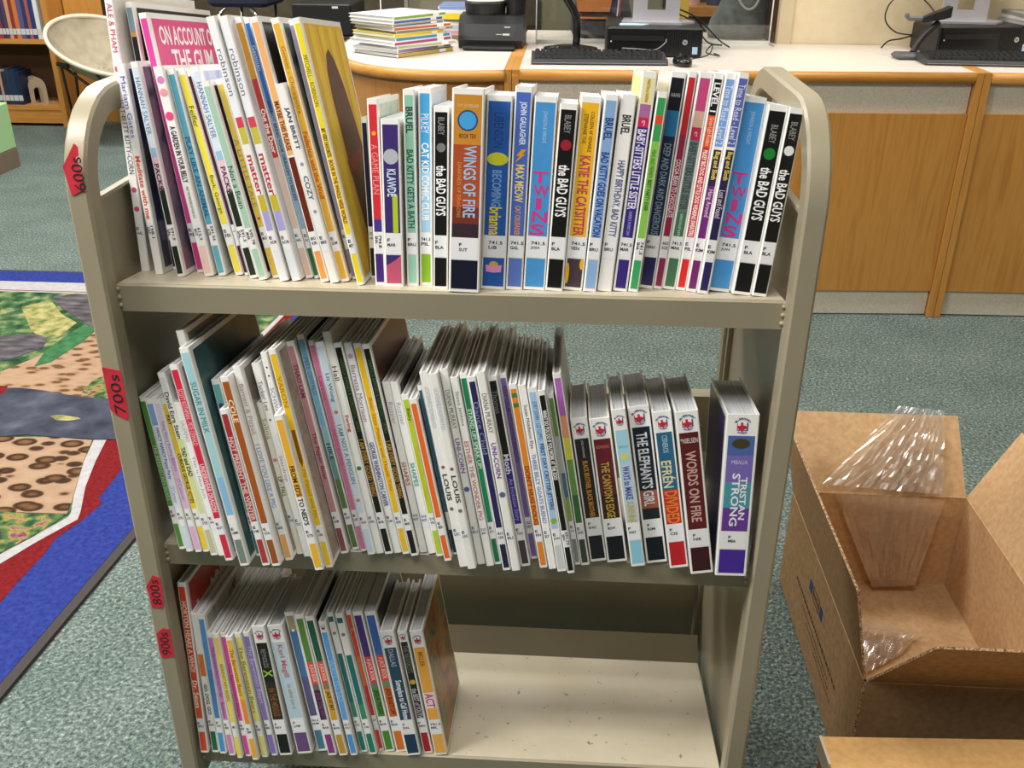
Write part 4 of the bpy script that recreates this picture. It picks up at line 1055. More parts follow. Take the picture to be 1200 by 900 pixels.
for A, B, U, c0, c1 in (((bx0, by0, bh), (bx1, by0, bh), (0, -.088, .147), .05, .0),
                        ((bx1, by0, bh), (bx1, by1, bh), (.075, 0, .155), .0, .0),
                        ((bx1, by1, bh), (bx0, by1, bh), (0, .12, .125), .0, .0),
                        ((bx0, by1, bh), (bx0, by0, bh), (-.035, 0, .165), .0, .006)):
    m = MB(); panel(m, A, B, U, T, KRAFTI, KRAFT, c0, c1, True); m.build('flap', box)
box2 = empty('cardboard_box', Matrix.Translation((0.745, -0.172, 0)) @ Matrix.Rotation(math.radians(2.5), 4, 'Z'))
tag(box2, 'second cardboard box, only its pale top flap showing at the bottom right corner', 'box')
m = MB(); m.box((-.2, -.25, .001), (.25, .25, .195), KRAFT); m.build('carton', box2)
m = MB(); m.rbox((-.203, 0.002, .1955), (.253, .253, .2), .0012, card_mat('kraft_board_pale', 'd3a468', 'deb277')); m.build('flap', box2)
m = MB(); m.rbox((-.203, -.253, .1955), (.253, -0.001, .2), .0012, KRAFTI); m.build('flap', box2)
m = MB(); m.box((-.2045, .2, .17), (-.2005, .2535, .2005), mat('cdbfa8', .3)); m.build('tape_strip', box2)

def film_mat():
    m = bpy.data.materials.new('clear_film'); m.use_nodes = True
    nt = m.node_tree; nt.nodes.clear()
    out = nt.nodes.new('ShaderNodeOutputMaterial'); tr = nt.nodes.new('ShaderNodeBsdfTransparent'); gl = nt.nodes.new('ShaderNodeBsdfGlossy'); df = nt.nodes.new('ShaderNodeBsdfDiffuse')
    gl.inputs['Roughness'].default_value = 0.18; gl.inputs['Color'].default_value = (1, 1, 1, 1)
    df.inputs['Color'].default_value = (.9, .9, .9, 1)
    fr = nt.nodes.new('ShaderNodeFresnel'); fr.inputs['IOR'].default_value = 2.4
    m1 = nt.nodes.new('ShaderNodeMixShader'); m2 = nt.nodes.new('ShaderNodeMixShader')
    m1.inputs[0].default_value = 0.11
    nt.links.new(tr.outputs[0], m1.inputs[1]); nt.links.new(df.outputs[0], m1.inputs[2])
    nt.links.new(fr.outputs[0], m2.inputs[0]); nt.links.new(m1.outputs[0], m2.inputs[1]); nt.links.new(gl.outputs[0], m2.inputs[2])
    nt.links.new(m2.outputs[0], out.inputs['Surface'])
    return m
FILM = film_mat()
def sheet(name, P00, P10, P01, P11, nu, nv, amp, seed, bend=None):
    random.seed(seed)
    ph = [(random.uniform(14, 60), random.uniform(-9, 9), random.uniform(0, 6.28), random.uniform(.4, 1)) for _ in range(7)]
    jit = [random.uniform(-1, 1) for _ in range(nu + 1)]
    P00, P10, P01, P11 = map(Vector, (P00, P10, P01, P11)); vs = []; fs = []
    N = (P10 - P00).cross(P01 - P00).normalized()
    for j in range(nv + 1):
        for i in range(nu + 1):
            u, v = i / nu, j / nv
            p = P00 * (1 - u) * (1 - v) + P10 * u * (1 - v) + P01 * (1 - u) * v + P11 * u * v
            d = sum(w * (1 - 2 * abs(math.sin(a * u + b * v + c))) for a, b, c, w in ph) / 2.2 + .6 * jit[i]
            d += random.uniform(-.5, .5)
            p = p + N * amp * (d + 1.6)
            if bend:
                p = p + Vector(bend) * (math.sin(math.pi * v) * .5)
            vs.append(tuple(p))
    for j in range(nv):
        for i in range(nu):
            a = j * (nu + 1) + i
            fs += [(a, a + 1, a + nu + 2), (a, a + nu + 2, a + nu + 1)]
    return vs, fs
w = empty('plastic_wrap', Matrix.Translation((0, 0, 0)))
tag(w, 'crumpled clear plastic film draped over the far flap of the open box', 'plastic film')
m = MB()
m.add(*sheet('a', (.668, .698, .252), (.912, .700, .235), (.835, .822, .372), (.925, .815, .368), 34, 13, .0036, 3), FILM)
m.build('film_on_flap', w)
m = MB()
m.add(*sheet('b', (.80, .672, .02), (.885, .672, .03), (.69, .690, .246), (.912, .688, .232), 22, 8, .0024, 7), FILM)
m.build('film_inside', w)
w2 = MB().add(*sheet('c', (.70, .40, .014), (.80, .47, .012), (.745, .56, .02), (.865, .53, .014), 22, 10, .0035, 11, (0, 0, .03)), FILM).build('plastic_wrap')
tag(w2, 'loose scrap of clear plastic film lying inside the open box', 'plastic film')

# ------------------------------------------------------------------ picture rug
rug = empty('picture_rug')
tag(rug, 'picture rug with blue and red border and printed garden path scene', 'rug')
RZ0 = 0.010
def pile(name, stops, scale=35, **k):
    def dim(c):
        return ''.join('%02x' % int(int(c[i:i + 2], 16) * .80) for i in (0, 2, 4))
    stops = [(a, dim(c)) for a, c in stops]
    return noise_ramp_mat(name, stops, scale=scale, detail=5, rough=0.95, bump=0.5, bump_scale=260, spec=0.1, **k)
BLUE = pile('pile_blue', [(0.3, '2c3a92'), (0.7, '4254b4')], 90)
REDR = pile('pile_red', [(0.3, '7c1a20'), (0.7, 'a02a2e')], 90)
WHITER = pile('pile_white', [(0.3, 'cfcdd4'), (0.7, 'e4e2e4')], 60)
GREENR = pile('pile_leaf', [(0.3, '27492f'), (0.42, '3c6844'), (0.52, '5d8458'), (0.6, '93a46c'), (0.7, 'c4bd86')], 22)
YELLR = pile('pile_pale_leaf', [(0.32, '557c4c'), (0.46, 'a8aa68'), (0.58, 'cfc684'), (0.7, 'dcd6a0')], 26)
ROCKR = pile('pile_rock', [(0.3, '48434c'), (0.55, '77727a'), (0.75, '9c9694')], 16, stretch=(1, 2.2, 1))
PANTS = pile('pile_denim', [(0.3, '3c4052'), (0.55, '595e70'), (0.75, '787e8e')], 12)
PATHR = pile('pile_path', [(0.1, '8c6a4c'), (0.2, '6e4e36'), (0.3, '94704f'), (0.4, 'c6a283'), (0.7, 'd2b092')], 26, voronoi=True, stretch=(.7, 1.3, 1))
PATHL = pile('pile_path_low', [(0.1, '96714c'), (0.26, '7c5a3c'), (0.36, '4c3423'), (0.46, '5c4230'), (0.52, 'c9a686'), (0.8, 'd4b294')], 19, voronoi=True, stretch=(.8, 1.25, 1))
FLOW = pile('pile_flowers', [(0.36, '35573c'), (0.46, '5f7f50'), (0.53, '8a9a5e'), (0.58, 'c0ac50'), (0.63, 'b0688a'), (0.7, '7c4c3e')], 34)
BIND = mat('3a3636', 0.9)
def redge(Y):
    return -0.905 + 0.0778 * Y
outer = [(-3.4, -0.7), (redge(-0.7), -0.7), (redge(2.475), 2.475), (-3.4, 2.475)]
m = MB().prism([(-3.43, -.73), (redge(-.73) + .022, -.73), (redge(2.49) + .022, 2.49), (-3.43, 2.49)], 0.0005, RZ0 - .001, BIND); m.build('binding', rug)
m = MB().prism(outer, 0.0008, RZ0, BLUE); m.build('border', rug)
def patch(name, pts, m_, lvl):
    z = RZ0 + lvl * .0006
    o = MB().prism(pts, RZ0 - .002, z, m_).build(name, rug); return o
inner_edge = [(-.925, 1.5), (-0.978, 1.06), (-0.977, 0.939), (-0.978, 0.909), (-0.959, 0.891), (-0.974, 0.81), (-1.0, 0.74), (-0.997, 0.676), (-1.004, 0.579), (-1.004, 0.511), (-1.01, 0.3), (-1.03, 0.0), (-1.05, -.5)]
patch('red_border', inner_edge + [(-3.2, -.5), (-3.2, 2.28), (-.80, 2.28), (-.82, 2.0)], REDR, 1)
patch('white_border', [(-0.80, 2.36), (-0.80, 2.27), (-3.3, 2.27), (-3.3, 2.36)], WHITER, 1.5)
patch('white_outline', [(-0.83, 2.262), (-.865, 1.9), (-.98, 1.6), (-1.081, 1.183), (-1.061, 1.077), (-1.031, 0.955), (-0.992, 0.845), (-0.985, 0.816), (-1.038, 0.718), (-1.074, 0.639), (-1.18, 0.45), (-1.5, 0.0), (-3.1, 0.0), (-3.1, 2.262)], WHITER, 2)
patch('leaf_scene', [(-0.845, 2.25), (-.885, 1.9), (-1.0, 1.6), (-1.115, 1.185), (-1.091, 1.075), (-1.056, 0.953), (-1.014, 0.843), (-1.012, 0.825), (-1.052, 0.743), (-1.092, 0.672), (-1.2, 0.49), (-1.53, 0.03), (-3.07, 0.03), (-3.07, 2.25)], GREENR, 3)
patch('pale_leaf', [(-1.799, 2.1), (-1.726, 2.172), (-1.626, 2.047), (-1.537, 1.975), (-1.539, 1.856), (-1.569, 1.811), (-1.664, 1.906)], YELLR, 4)
patch('path', [(-2.2, 1.40), (-1.588, 1.574), (-1.548, 1.652), (-1.507, 1.734), (-1.47, 1.805), (-1.44, 1.907), (-1.30, 1.98), (-1.02, 1.75), (-1.181, 1.418), (-1.277, 1.428), (-1.395, 1.458), (-1.529, 1.466), (-2.2, 1.3)], PATHR, 5)
patch('leaf_strip', [(-1.503, 1.617), (-1.527, 1.746), (-1.517, 1.872), (-1.501, 1.963), (-1.44, 1.907), (-1.44, 1.807), (-1.456, 1.717), (-1.466, 1.652)], pile('pile_leaf_dark', [(0.3, '2e6440'), (0.7, '5a9a66')], 30), 6)
patch('flower_patch', [(-1.275, 1.456), (-1.278, 1.53), (-1.261, 1.573), (-1.181, 1.418), (-1.225, 1.426)], FLOW, 6)
patch('rock', [(-1.736, 2.206), (-1.662, 2.238), (-1.593, 2.243), (-1.38, 2.2), (-1.36, 2.0), (-1.423, 1.909), (-1.483, 1.949), (-1.577, 2.035), (-1.663, 2.11)], ROCKR, 6)
patch('rock', [(-1.95, 1.72), (-1.80, 1.82), (-1.689, 1.853), (-1.634, 1.871), (-1.571, 1.84), (-1.547, 1.758), (-1.578, 1.708), (-1.608, 1.661), (-1.75, 1.6), (-1.9, 1.62)], ROCKR, 6)
patch('lower_path', [(-2.0, 1.2), (-1.372, 1.181), (-1.21, 1.188), (-1.117, 1.18), (-1.091, 1.075), (-1.066, 0.993), (-1.03, 0.879), (-1.02, 0.835), (-1.18, 0.832), (-2.0, .8)], PATHL, 5)
patch('flower_strip', [(-1.6, 0.832), (-1.18, 0.832), (-1.075, 0.828), (-1.018, 0.83), (-1.052, 0.747), (-1.092, 0.677), (-1.2, .5), (-1.6, .5)], FLOW, 5.5)
patch('denim_leg', [(-2.1, 1.47), (-1.529, 1.466), (-1.466, 1.47), (-1.395, 1.458), (-1.277, 1.428), (-1.171, 1.419), (-1.06, 1.42), (-1.03, 1.19), (-1.115, 1.185), (-1.21, 1.188), (-1.309, 1.195), (-1.372, 1.181), (-2.1, 1.16)], PANTS, 7)
patch('leg_gap', [(-1.297, 1.304), (-1.266, 1.311), (-1.212, 1.3), (-1.2, 1.291), (-1.231, 1.279), (-1.266, 1.281)], YELLR, 8)
patch('red_shirt_hem', [(-1.8, 1.52), (-1.535, 1.477), (-1.512, 1.479), (-1.498, 1.429), (-1.56, 1.40), (-1.8, 1.40)], REDR, 8)

# ------------------------------------------------------------------ service desk
ZT = 0.838
desk = empty('service_desk', Matrix.Translation((1.0, 2.3, 0)))
tag(desk, 'long service desk with white laminate top, oak edge and oak front panels', 'desk')
def w2d(p): return (p[0] - 1.0, p[1] - 2.3)
SEG = [(-0.055, 2.205), (1.45, 2.285), (3.4, 2.32)]
top = [SEG[0], SEG[1], SEG[2], (3.4, 2.98), (0.92, 2.98), (0.90, 3.35), (-0.055, 3.35)]
MB().prism([w2d(p) for p in top], ZT - .028, ZT, TOPLAM).build('worktop', desk)
def seg_box(mb, A, B, back, front, z0, z1, m_):
    A, B = Vector(w2d(A)), Vector(w2d(B)); d = (B - A).normalized(); n = Vector((d.y, -d.x))
    q = [A + n * front, B + n * front, B - n * back, A - n * back]
    mb.prism([tuple(p) for p in q], z0, z1, m_)
def nosing(mb, pts, r, m_):
    P = [Vector(p) for p in pts]; rings = []
    for i, p in enumerate(P):
        d = (P[min(i + 1, len(P) - 1)] - P[max(i - 1, 0)]).normalized(); n = Vector((d.y, -d.x))
        ring = []
        for k in range(7):
            a = -math.pi / 2 + math.pi * k / 6
            off = n * (r * .8 * math.cos(a)); ring.append((p.x + off.x, p.y + off.y, ZT - r + r * math.sin(a)))
        ring += [(p.x - n.x * .004, p.y - n.y * .004, ZT), (p.x - n.x * .004, p.y - n.y * .004, ZT - 2 * r)]
        rings.append(ring)
    mb.loft(rings, m_)
for A, B in ((SEG[0], (1.428, 2.2838)), ((1.478, 2.2862), SEG[2])):
    m = MB(); nosing(m, [w2d(A), w2d(B)], .018, OAK_H); m.build('edge_nosing', desk, smooth=True)
    m = MB(); seg_box(m, A, B, .06, -.012, .708, ZT - .036, LAMINATE); m.build('upper_fascia', desk)
    m = MB(); seg_box(m, A, B, .06, .0, .095, .708, OAK); m.build('front_panel', desk)
    m = MB(); seg_box(m, A, B, .06, -.012, .004, .095, LAMINATE); m.build('kick_panel', desk)
for x in (-.078, 1.43):
    yb = 2.285 if x > 0 else 2.204
    m = MB()
    m.box((x - 1.0, yb - 2.3 - .012, .002), (x + .022 - 1.0, yb - 2.3 + .3, ZT + .001), OAK); m.box((x + .024 - 1.0, yb - 2.3 - .012, .002), (x + .046 - 1.0, yb - 2.3 + .3, ZT + .001), OAK)
    m.build('seam_post', desk)
    m = MB(); m.box((x - 1.0, yb - 2.3 + .3, ZT - .01), (x + .046 - 1.0, yb - 2.3 + .68, ZT + .0012), OAK_H); m.build('seam_strip', desk)
corner = empty('curved_desk_unit', Matrix.Translation((-.4, 2.6, 0)))
tag(corner, 'curved white topped end of the service desk with bowed oak front', 'desk')
cpts = bez([(-.080, 2.190, 0), (-.20, 2.168, 0), (-.34, 2.172, 0), (-.48, 2.228, 0), (-.60, 2.345, 0), (-.69, 2.55, 0), (-.735, 2.83, 0), (-.735, 3.3, 0), (-.72, 3.9, 0)], 5)
cp = [(p[0] + .4, p[1] - 2.6) for p in cpts]
ctop = cp[::-1]
MB().prism([(.32, cp[0][1])] + cp + [(-.05, 1.3), (-.05, .75), (.32, .75)], ZT - .03, ZT, TOPLAM).build('worktop', corner)
m = MB(); nosing(m, cp[::-1], .018, OAK_H); m.build('edge_nosing', corner, smooth=True)
m = MB(); rings = []
ins = [(p[0] + .015 * (0.3 - p[0]), p[1] + .012) for p in cp]
for z in (.004, ZT - .036):
    rings.append([(p[0], p[1], z) for p in ins])
m.loft(rings, OAK_D, closed=False, caps=False); m.build('bowed_front', corner, smooth=True)
for z_, r_ in ((.79, .011), (.755, .004), (.728, .004)):
    pass

# things on the desk -------------------------------------------------
def flat_book(M, L, W, T_, cover, spine, label, group, page=PAGES, lean=0):
    r = empty('book', M); tag(r, label, 'book', group)
    m = MB(); cm = mat(cover, .35); sm = mat(spine, .35)
    m.box((0, 0, 0), (L, W, .0016), cm); m.box((0, 0, T_ - .0016), (L, W, T_), cm); m.box((0, 0, .0016), (L, .0018, T_ - .0016), WHITE)
    m.quad([(.004, -.0003, .0022), (L * .74, -.0003, .0022), (L * .74, -.0003, T_ - .0022), (.004, -.0003, T_ - .0022)], sm)
    m.quad([(L * .86, -.0003, .0022), (L - .004, -.0003, .0022), (L - .004, -.0003, T_ - .0022), (L * .86, -.0003, T_ - .0022)], sm)
    m.build('cover', r)
    MB().box((.003, .003, .0017), (L - .003, W - .003, T_ - .0017), page).build('page_block', r)
    return r
ang = math.degrees(math.atan2(2.63 - 2.41, -.289 + .463))
random.seed(5)
STK = [('3a3a38', 'c8a83c', 'dark cover and ochre spine, lowest in the left pile on desk', .014), ('f2f2f0', 'a878b0', 'white book with mauve spine, second from below in left pile', .013), ('f4f4f2', 'b0c098', 'white book with pale green spine, third from below in left pile', .012),
       ('f4f4f4', 'b04a80', 'white book with magenta spine, fourth from below in left pile', .013), ('f2f2f2', '3a90c4', 'white book with blue spine, fifth from below in left pile', .013), ('e8d850', 'e8c828', 'yellow book in the middle of the left desk pile', .012),
       ('9a9a90', '8a8a8c', 'grey book above the yellow one in left pile', .009), ('efeae6', 'c8643c', 'white book with rust and brown spine in left pile', .012), ('a89a70', '5a6a9a', 'tan book with slate blue spine near top of left pile', .009), ('f2f2ee', '4a6cb0', 'white book with blue spine, second from top of left pile', .012), ('f4f4ee', '8ab04a', 'white book with green spine, topmost of left pile', .012)]
z = ZT + .0005
for cv, sp_, lb, th in STK:
    da = random.uniform(-4, 4); L = random.uniform(.255, .285) if z < ZT + .06 else random.uniform(.24, .27)
    sh = random.uniform(-.012, .012)
    Mx = RZ(ang + da, -.463 + sh * .4, 2.41 + sh, z)
    flat_book(Mx, L, .225 if z < ZT + .055 else .215, th, cv, sp_, lb, 'books piled on the curved desk end')
    z += th + .0003
z = ZT + .0005
for cv, sp_, lb, th in [('6a5848', '8a7a60', 'brown book, lowest in the pile behind the black scanner', .02), ('d8c8c8', 'c89aa8', 'pinkish book in the pile behind the black scanner', .018), ('c8d0d8', 'b8c4cc', 'pale grey book in the pile behind the black scanner', .018), ('f0ead0', 'e8e0b8', 'cream book in the pile behind the black scanner', .012), ('3a3c3a', '38332c', 'thin dark book in the pile behind the black scanner', .008),
                        ('f0d020', 'f0d428', 'bright yellow book in the pile behind the black scanner', .022), ('f4f4f4', 'f0f0f0', 'white book in the pile behind the black scanner', .012), ('7a90c8', '8aa0cc', 'blue book on top of the pile behind the black scanner', .014)]:
    da = random.uniform(-3, 3); k = .02 if cv == 'f0d020' else 0
    flat_book(RZ(da, -.375 - k + random.uniform(-.008, .008), 2.94, z), .25 + k, .2, th, cv, sp_, lb, 'books piled behind the scanner')
    z += th + .0003

# document scanner
s = empty('document_scanner', RZ(-2, -.16, 2.79, ZT)); tag(s, 'black desktop document scanner with open front tray on the white desk', 'scanner')
m = MB(); prof = [(-.085, .002), (-.09, .03), (-.075, .085), (-.04, .11), (.06, .115), (.085, .08), (.09, .002)]
m.loft([[(x, y, z_) for y, z_ in prof] for x in (-.118, -.095, .095, .118)], BLACKP); m.build('body', s)
m = MB(); m.add([(-.088, -.0883, .04), (.088, -.0883, .04), (.098, -.0762, .084), (-.098, -.0762, .084)], [(0, 1, 2, 3)], mat('0c0c0e', .3)); m.build('front_plate', s)
m = MB(); m.rbox((-.095, -.155, .004), (.095, -.085, .014), .003, BLACKP, Matrix.Translation((0, 0, 0))); m.build('paper_tray', s)
m = MB(); m.lathe([(.02, 0), (.072, 0), (.078, .045), (.074, .052), (.02, .052)], BLACKP, 28, Matrix.Translation((-.03, .02, .105)) @ Matrix.Scale(.72, 4, (0, 1, 0))); m.lathe([(.01, 0), (.07, 0), (.07, .002), (.01, .002)], mat('e8e6e0', .5), 28, Matrix.Translation((-.03, .02, .157)) @ Matrix.Scale(.72, 4, (0, 1, 0))); m.build('feeder_drum', s)
m = MB(); m.lathe([(.01, 0), (.036, 0), (.038, .075), (.034, .08), (.01, .08)], BLACKP, 20, Matrix.Translation((.083, .03, .09))); m.build('side_drum', s)
m = MB(); LW = mat('c8c8c8', .5)
for a, b_, zz, hh in ((.05, .072, .074, .003), (.02, .042, .05, .002), (.045, .07, .048, .006)):
    k = -.0883 + (zz - .04) * .0121 / .044 - .0006
    m.quad([(a, k - .0004, zz), (b_, k - .0004, zz), (b_, k - .0004 + hh * .24, zz + hh), (a, k - .0004 + hh * .24, zz + hh)], LW)
m.build('printed_marks', s)

# keyboards
def keyboard(M, label, W=.45):
    r = empty('keyboard', M); tag(r, label, 'keyboard', 'computer keyboards on the desk')
    m = MB(); pr = [(-.075, .001), (-.078, .010), (-.066, .017), (.066, .027), (.072, .022), (.072, .001)]
    m.loft([[(x, y, z_) for y, z_ in pr] for x in (-W / 2, W / 2)], GREYP); m.build('case', r)
    k = MB(); KM = mat('232427', .5)
    for row in range(6):
        y = -.052 + row * .0205 + (.004 if row == 5 else 0); zz = .0185 + row * .0016
        x = -W / 2 + .012; n = 0
        while x < W / 2 - .02:
            wd = .0165
            if row == 0 and 4 <= n <= 4: wd = .09
            if row in (1, 2) and n == 0: wd = .03
            x1 = min(x + wd, W / 2 - .01)
            k.loft([[(x, y - .008, zz), (x1, y - .008, zz), (x1, y + .008, zz), (x, y + .008, zz)], [(x + .002, y - .006, zz + .008), (x1 - .002, y - .006, zz + .008), (x1 - .002, y + .006, zz + .008), (x + .002, y + .006, zz + .008)]], KM)
            x = x1 + .0025; n += 1
            if n in (15, 18): x += .006
    q = k.build('keys', r); q['kind'] = 'stuff'
    m = MB(); m.box((-W / 2 + .004, -.079, .006), (W / 2 - .004, -.0765, .0085), mat('8a8a8e', .4)); m.build('front_trim', r)
    return r
keyboard(RZ(2, .225, 2.40, ZT), 'black keyboard in front of the black computer tower')
keyboard(RZ(-3, 1.545, 2.50, ZT), 'black keyboard at the right edge of the desk')

def computer(M, label, W=.335, D=.34, H=.098):
    r = empty('desktop_computer', M); tag(r, label, 'computer', 'flat desktop computers')
    m = MB(); m.rbox((-W / 2, 0, 0), (W / 2, D, H), .006, BLACKP); m.build('case', r)
    m = MB(); m.box((-W / 2 + .01, -.004, .004), (W / 2 - .004, .001, H - .006), BLACKG); m.box((-W / 2 + .02, -.006, H * .55), (W * .1, -.003, H * .72), BLACKP); m.build('bezel', r)
    m = MB()
    for k in range(14):
        x = W * .14 + k * .006
        m.box((x, -.0055, .012), (x + .002, -.0035, H - .012), BLACKP)
    m.build('vent_grille', r)
    m = MB(); m.quad(disc_pts(W * .32, H * .52, .009, .009, -.0062, 24), mat('c8ccd0', .3, metal=.6)); put_text(m, 'hp', True, mat('1b1c1e', .4), (W * .32, -.0068, H * .52), (1, 0, 0), (0, 0, 1), .010, .009); m.build('logo_badge', r)
    m = MB(); m.quad([(W * .40, -.0046, .012), (W * .40 + .018, -.0046, .012), (W * .40 + .018, -.0046, .036), (W * .40, -.0046, .036)], mat('a8c4e4', .4)); m.build('sticker', r)
    m = MB(); m.box((-W / 2 + .018, -.0058, H * .5), (-W / 2 + .022, -.0045, H * .5 + .004), mat('e8f0ff', .4)); m.build('power_light', r)
    return r
computer(RZ(-1.5, .418, 2.545, ZT), 'black flat desktop computer behind the left keyboard')
computer(RZ(10, 1.615, 2.735, ZT), 'black flat desktop computer at the right edge of the desk', W=.36, D=.2)
def monitor_foot(M, label):
    r = empty('monitor_stand', M); tag(r, label, 'monitor stand', 'silver monitor stands')
    m = MB(); m.prism([(-.12, -.05), (.09, -.075), (.14, -.01), (.11, .09), (-.11, .09)], 0, .007, SILVER); m.build('base_plate', r)
    m = MB()
    for a, b_ in (((-.08, .0, .007), (-.03, .014, .33)), ((.035, .0, .007), (.085, .014, .33)), ((-.03, .0, .007), (.035, .014, .042)), ((-.03, .0, .105), (.035, .014, .33))):
        m.box(a, b_, SILVER)
    m.build('neck', r)
    m = MB(); m.rbox((-.27, -.05, .2), (.27, -.012, .52), .01, mat('1d1d20', .4)); m.box((-.255, -.052, .215), (.255, -.0495, .505), mat('15171c', .15)); m.build('screen', r)
    return r
monitor_foot(RZ(-2, .43, 2.70, ZT + .0985), 'silver monitor stand on the left desktop computer')
monitor_foot(RZ(2, 1.565, 2.85, ZT + .0985), 'silver monitor stand on the right desktop computer')
n_ = MB().prism([(-.05, -.02), (.03, -.03), (.06, .0), (.01, .02), (-.04, .025)], 0, .003, mat('bfe4f0', .6), RZ(8, .345, 2.615, ZT + .0985)).build('note_pad'); tag(n_, 'pale blue sticky notes lying on the left desktop computer', 'notes')

# black monitor stand on the left
r = empty('monitor_stand', RZ(0, .13, 2.72, ZT)); tag(r, 'curved black monitor neck with round foot beside the scanner', 'monitor stand')
m = MB(); m.lathe([(.002, 0), (.10, 0), (.098, .008), (.05, .016), (.002, .018)], BLACKG, 28, Matrix.Scale(.7, 4, (0, 1, 0))); m.build('foot', r)
m = MB(); m.tube(bez([(.02, .02, .012), (.022, .02, .06), (.012, .03, .12), (-.03, .03, .19), (-.07, .03, .28), (-.09, .03, .33)], 6), .014, BLACKG, 10); m.build('neck', r, smooth=True)
m = MB(); m.rbox((-.33, .0, .26), (.15, .03, .56), .008, BLACKG); m.build('screen', r)

# mouse
r = empty('computer_mouse', RZ(12, .50, 2.345, ZT)); tag(r, 'black computer mouse right of the left keyboard', 'mouse')
m = MB(); rings = []
for k, (w_, z_) in enumerate(((.026, .001), (.03, .008), (.029, .018), (.022, .028), (.01, .034))):
    rings.append([(w_ * math.cos(t) * (1 - .0), w_ * 1.75 * math.sin(t), z_) for t in [2 * math.pi * j / 20 for j in range(20)]])
m.loft(rings, BLACKG); m.build('shell', r, smooth=True)
MB().rbox((-.003, .02, .026), (.003, .034, .036), .002, GREYP).build('scroll_wheel', r)
def cable(pts, rad, label, col='18181a'):
    o = MB().tube(bez(pts, 8), rad, mat(col, .5), 6).build('cable', smooth=True); tag(o, label, 'cable'); return o
cable([(.51, 2.40, ZT + .01), (.54, 2.46, ZT + .006), (.60, 2.47, ZT + .02), (.615, 2.50, ZT + .05), (.60, 2.53, ZT + .02), (.65, 2.56, ZT + .006), (.64, 2.62, ZT + .006)], .0022, 'looped black mouse cable on the desk beside the computer')
cable([(.31, 2.535, ZT + .03), (.36, 2.50, ZT + .032), (.42, 2.50, ZT + .03), (.455, 2.52, ZT + .05), (.46, 2.54, ZT + .06)], .002, 'grey cable plugged into the front of the left computer', '8a8c90')
cable([(.50, 2.88, ZT + .14), (.60, 2.88, ZT + .10), (.68, 2.82, ZT + .03), (.72, 2.80, ZT + .006)], .003, 'black cable falling behind the left computer, uppermost')
cable([(.50, 2.89, ZT + .12), (.58, 2.88, ZT + .09), (.64, 2.84, ZT + .02), (.70, 2.86, ZT + .006)], .003, 'black cable falling behind the left computer, lower one')
cable([(1.29, 2.86, ZT + .004), (1.31, 2.85, ZT + .03), (1.36, 2.88, ZT + .035), (1.425, 2.90, ZT + .05)], .003, 'short black cable left of the right computer')
cable([(1.425, 2.915, ZT + .045), (1.35, 2.91, ZT + .055), (1.30, 2.90, ZT + .10), (1.31, 2.90, ZT + .16), (1.37, 2.90, ZT + .20), (1.42, 2.86, ZT + .17), (1.40, 2.68, ZT + .146)], .0026, 'black cable arching over the handheld scanner')

# hand scanner in its stand
r = empty('barcode_scanner', RZ(0, 1.335, 2.60, ZT)); tag(r, 'black handheld barcode scanner resting in a curved stand', 'scanner')
m = MB(); m.rbox((-.075, -.045, 0), (.04, .045, .02), .008, mat('55565a', .5)); m.build('stand_base', r)
m = MB(); m.tube(bez([(-.005, .02, .018), (.012, .03, .05), (.04, .04, .085), (.075, .05, .115)], 6), .0115, BLACKP, 10); m.build('gooseneck', r, smooth=True)
m = MB(); m.loft([[(-.005 + dx, .05 - hw, .115 + dz), (-.005 + dx, .05 + hw, .115 + dz), (-.005 + dx, .05 + hw, .115 + dz + hh), (-.005 + dx, .05 - hw, .115 + dz + hh)] for dx, dz, hw, hh in ((.02, .0, .012, .016), (.05, .005, .02, .024), (.085, .012, .024, .03), (.11, .02, .026, .034))], BLACKP); m.build('scan_head', r)
m = MB(); m.rbox((-.035, .04, .12), (.02, .06, .135), .004, mat('6a6c6c', .45)); m.rbox((-.045, .042, .128), (-.03, .058, .146), .004, mat('6a6c6c', .45)); m.build('clip', r)
for k, (dz, c_) in enumerate(((0.0985, 'b8b4ae'), (.112, 'd8d8d4'), (.125, '8a8f88'))):
    o = MB().box((-.06, -.1, 0), (.16, .1, .012), mat(c_, .6), RZ(6 - 3 * k, 1.80, 2.86, ZT + dz)).build('paper_stack'); tag(o, ['lowest', 'middle', 'uppermost'][k] + ' paper bundle on the right computer at the picture edge', 'papers', 'papers on the right computer')

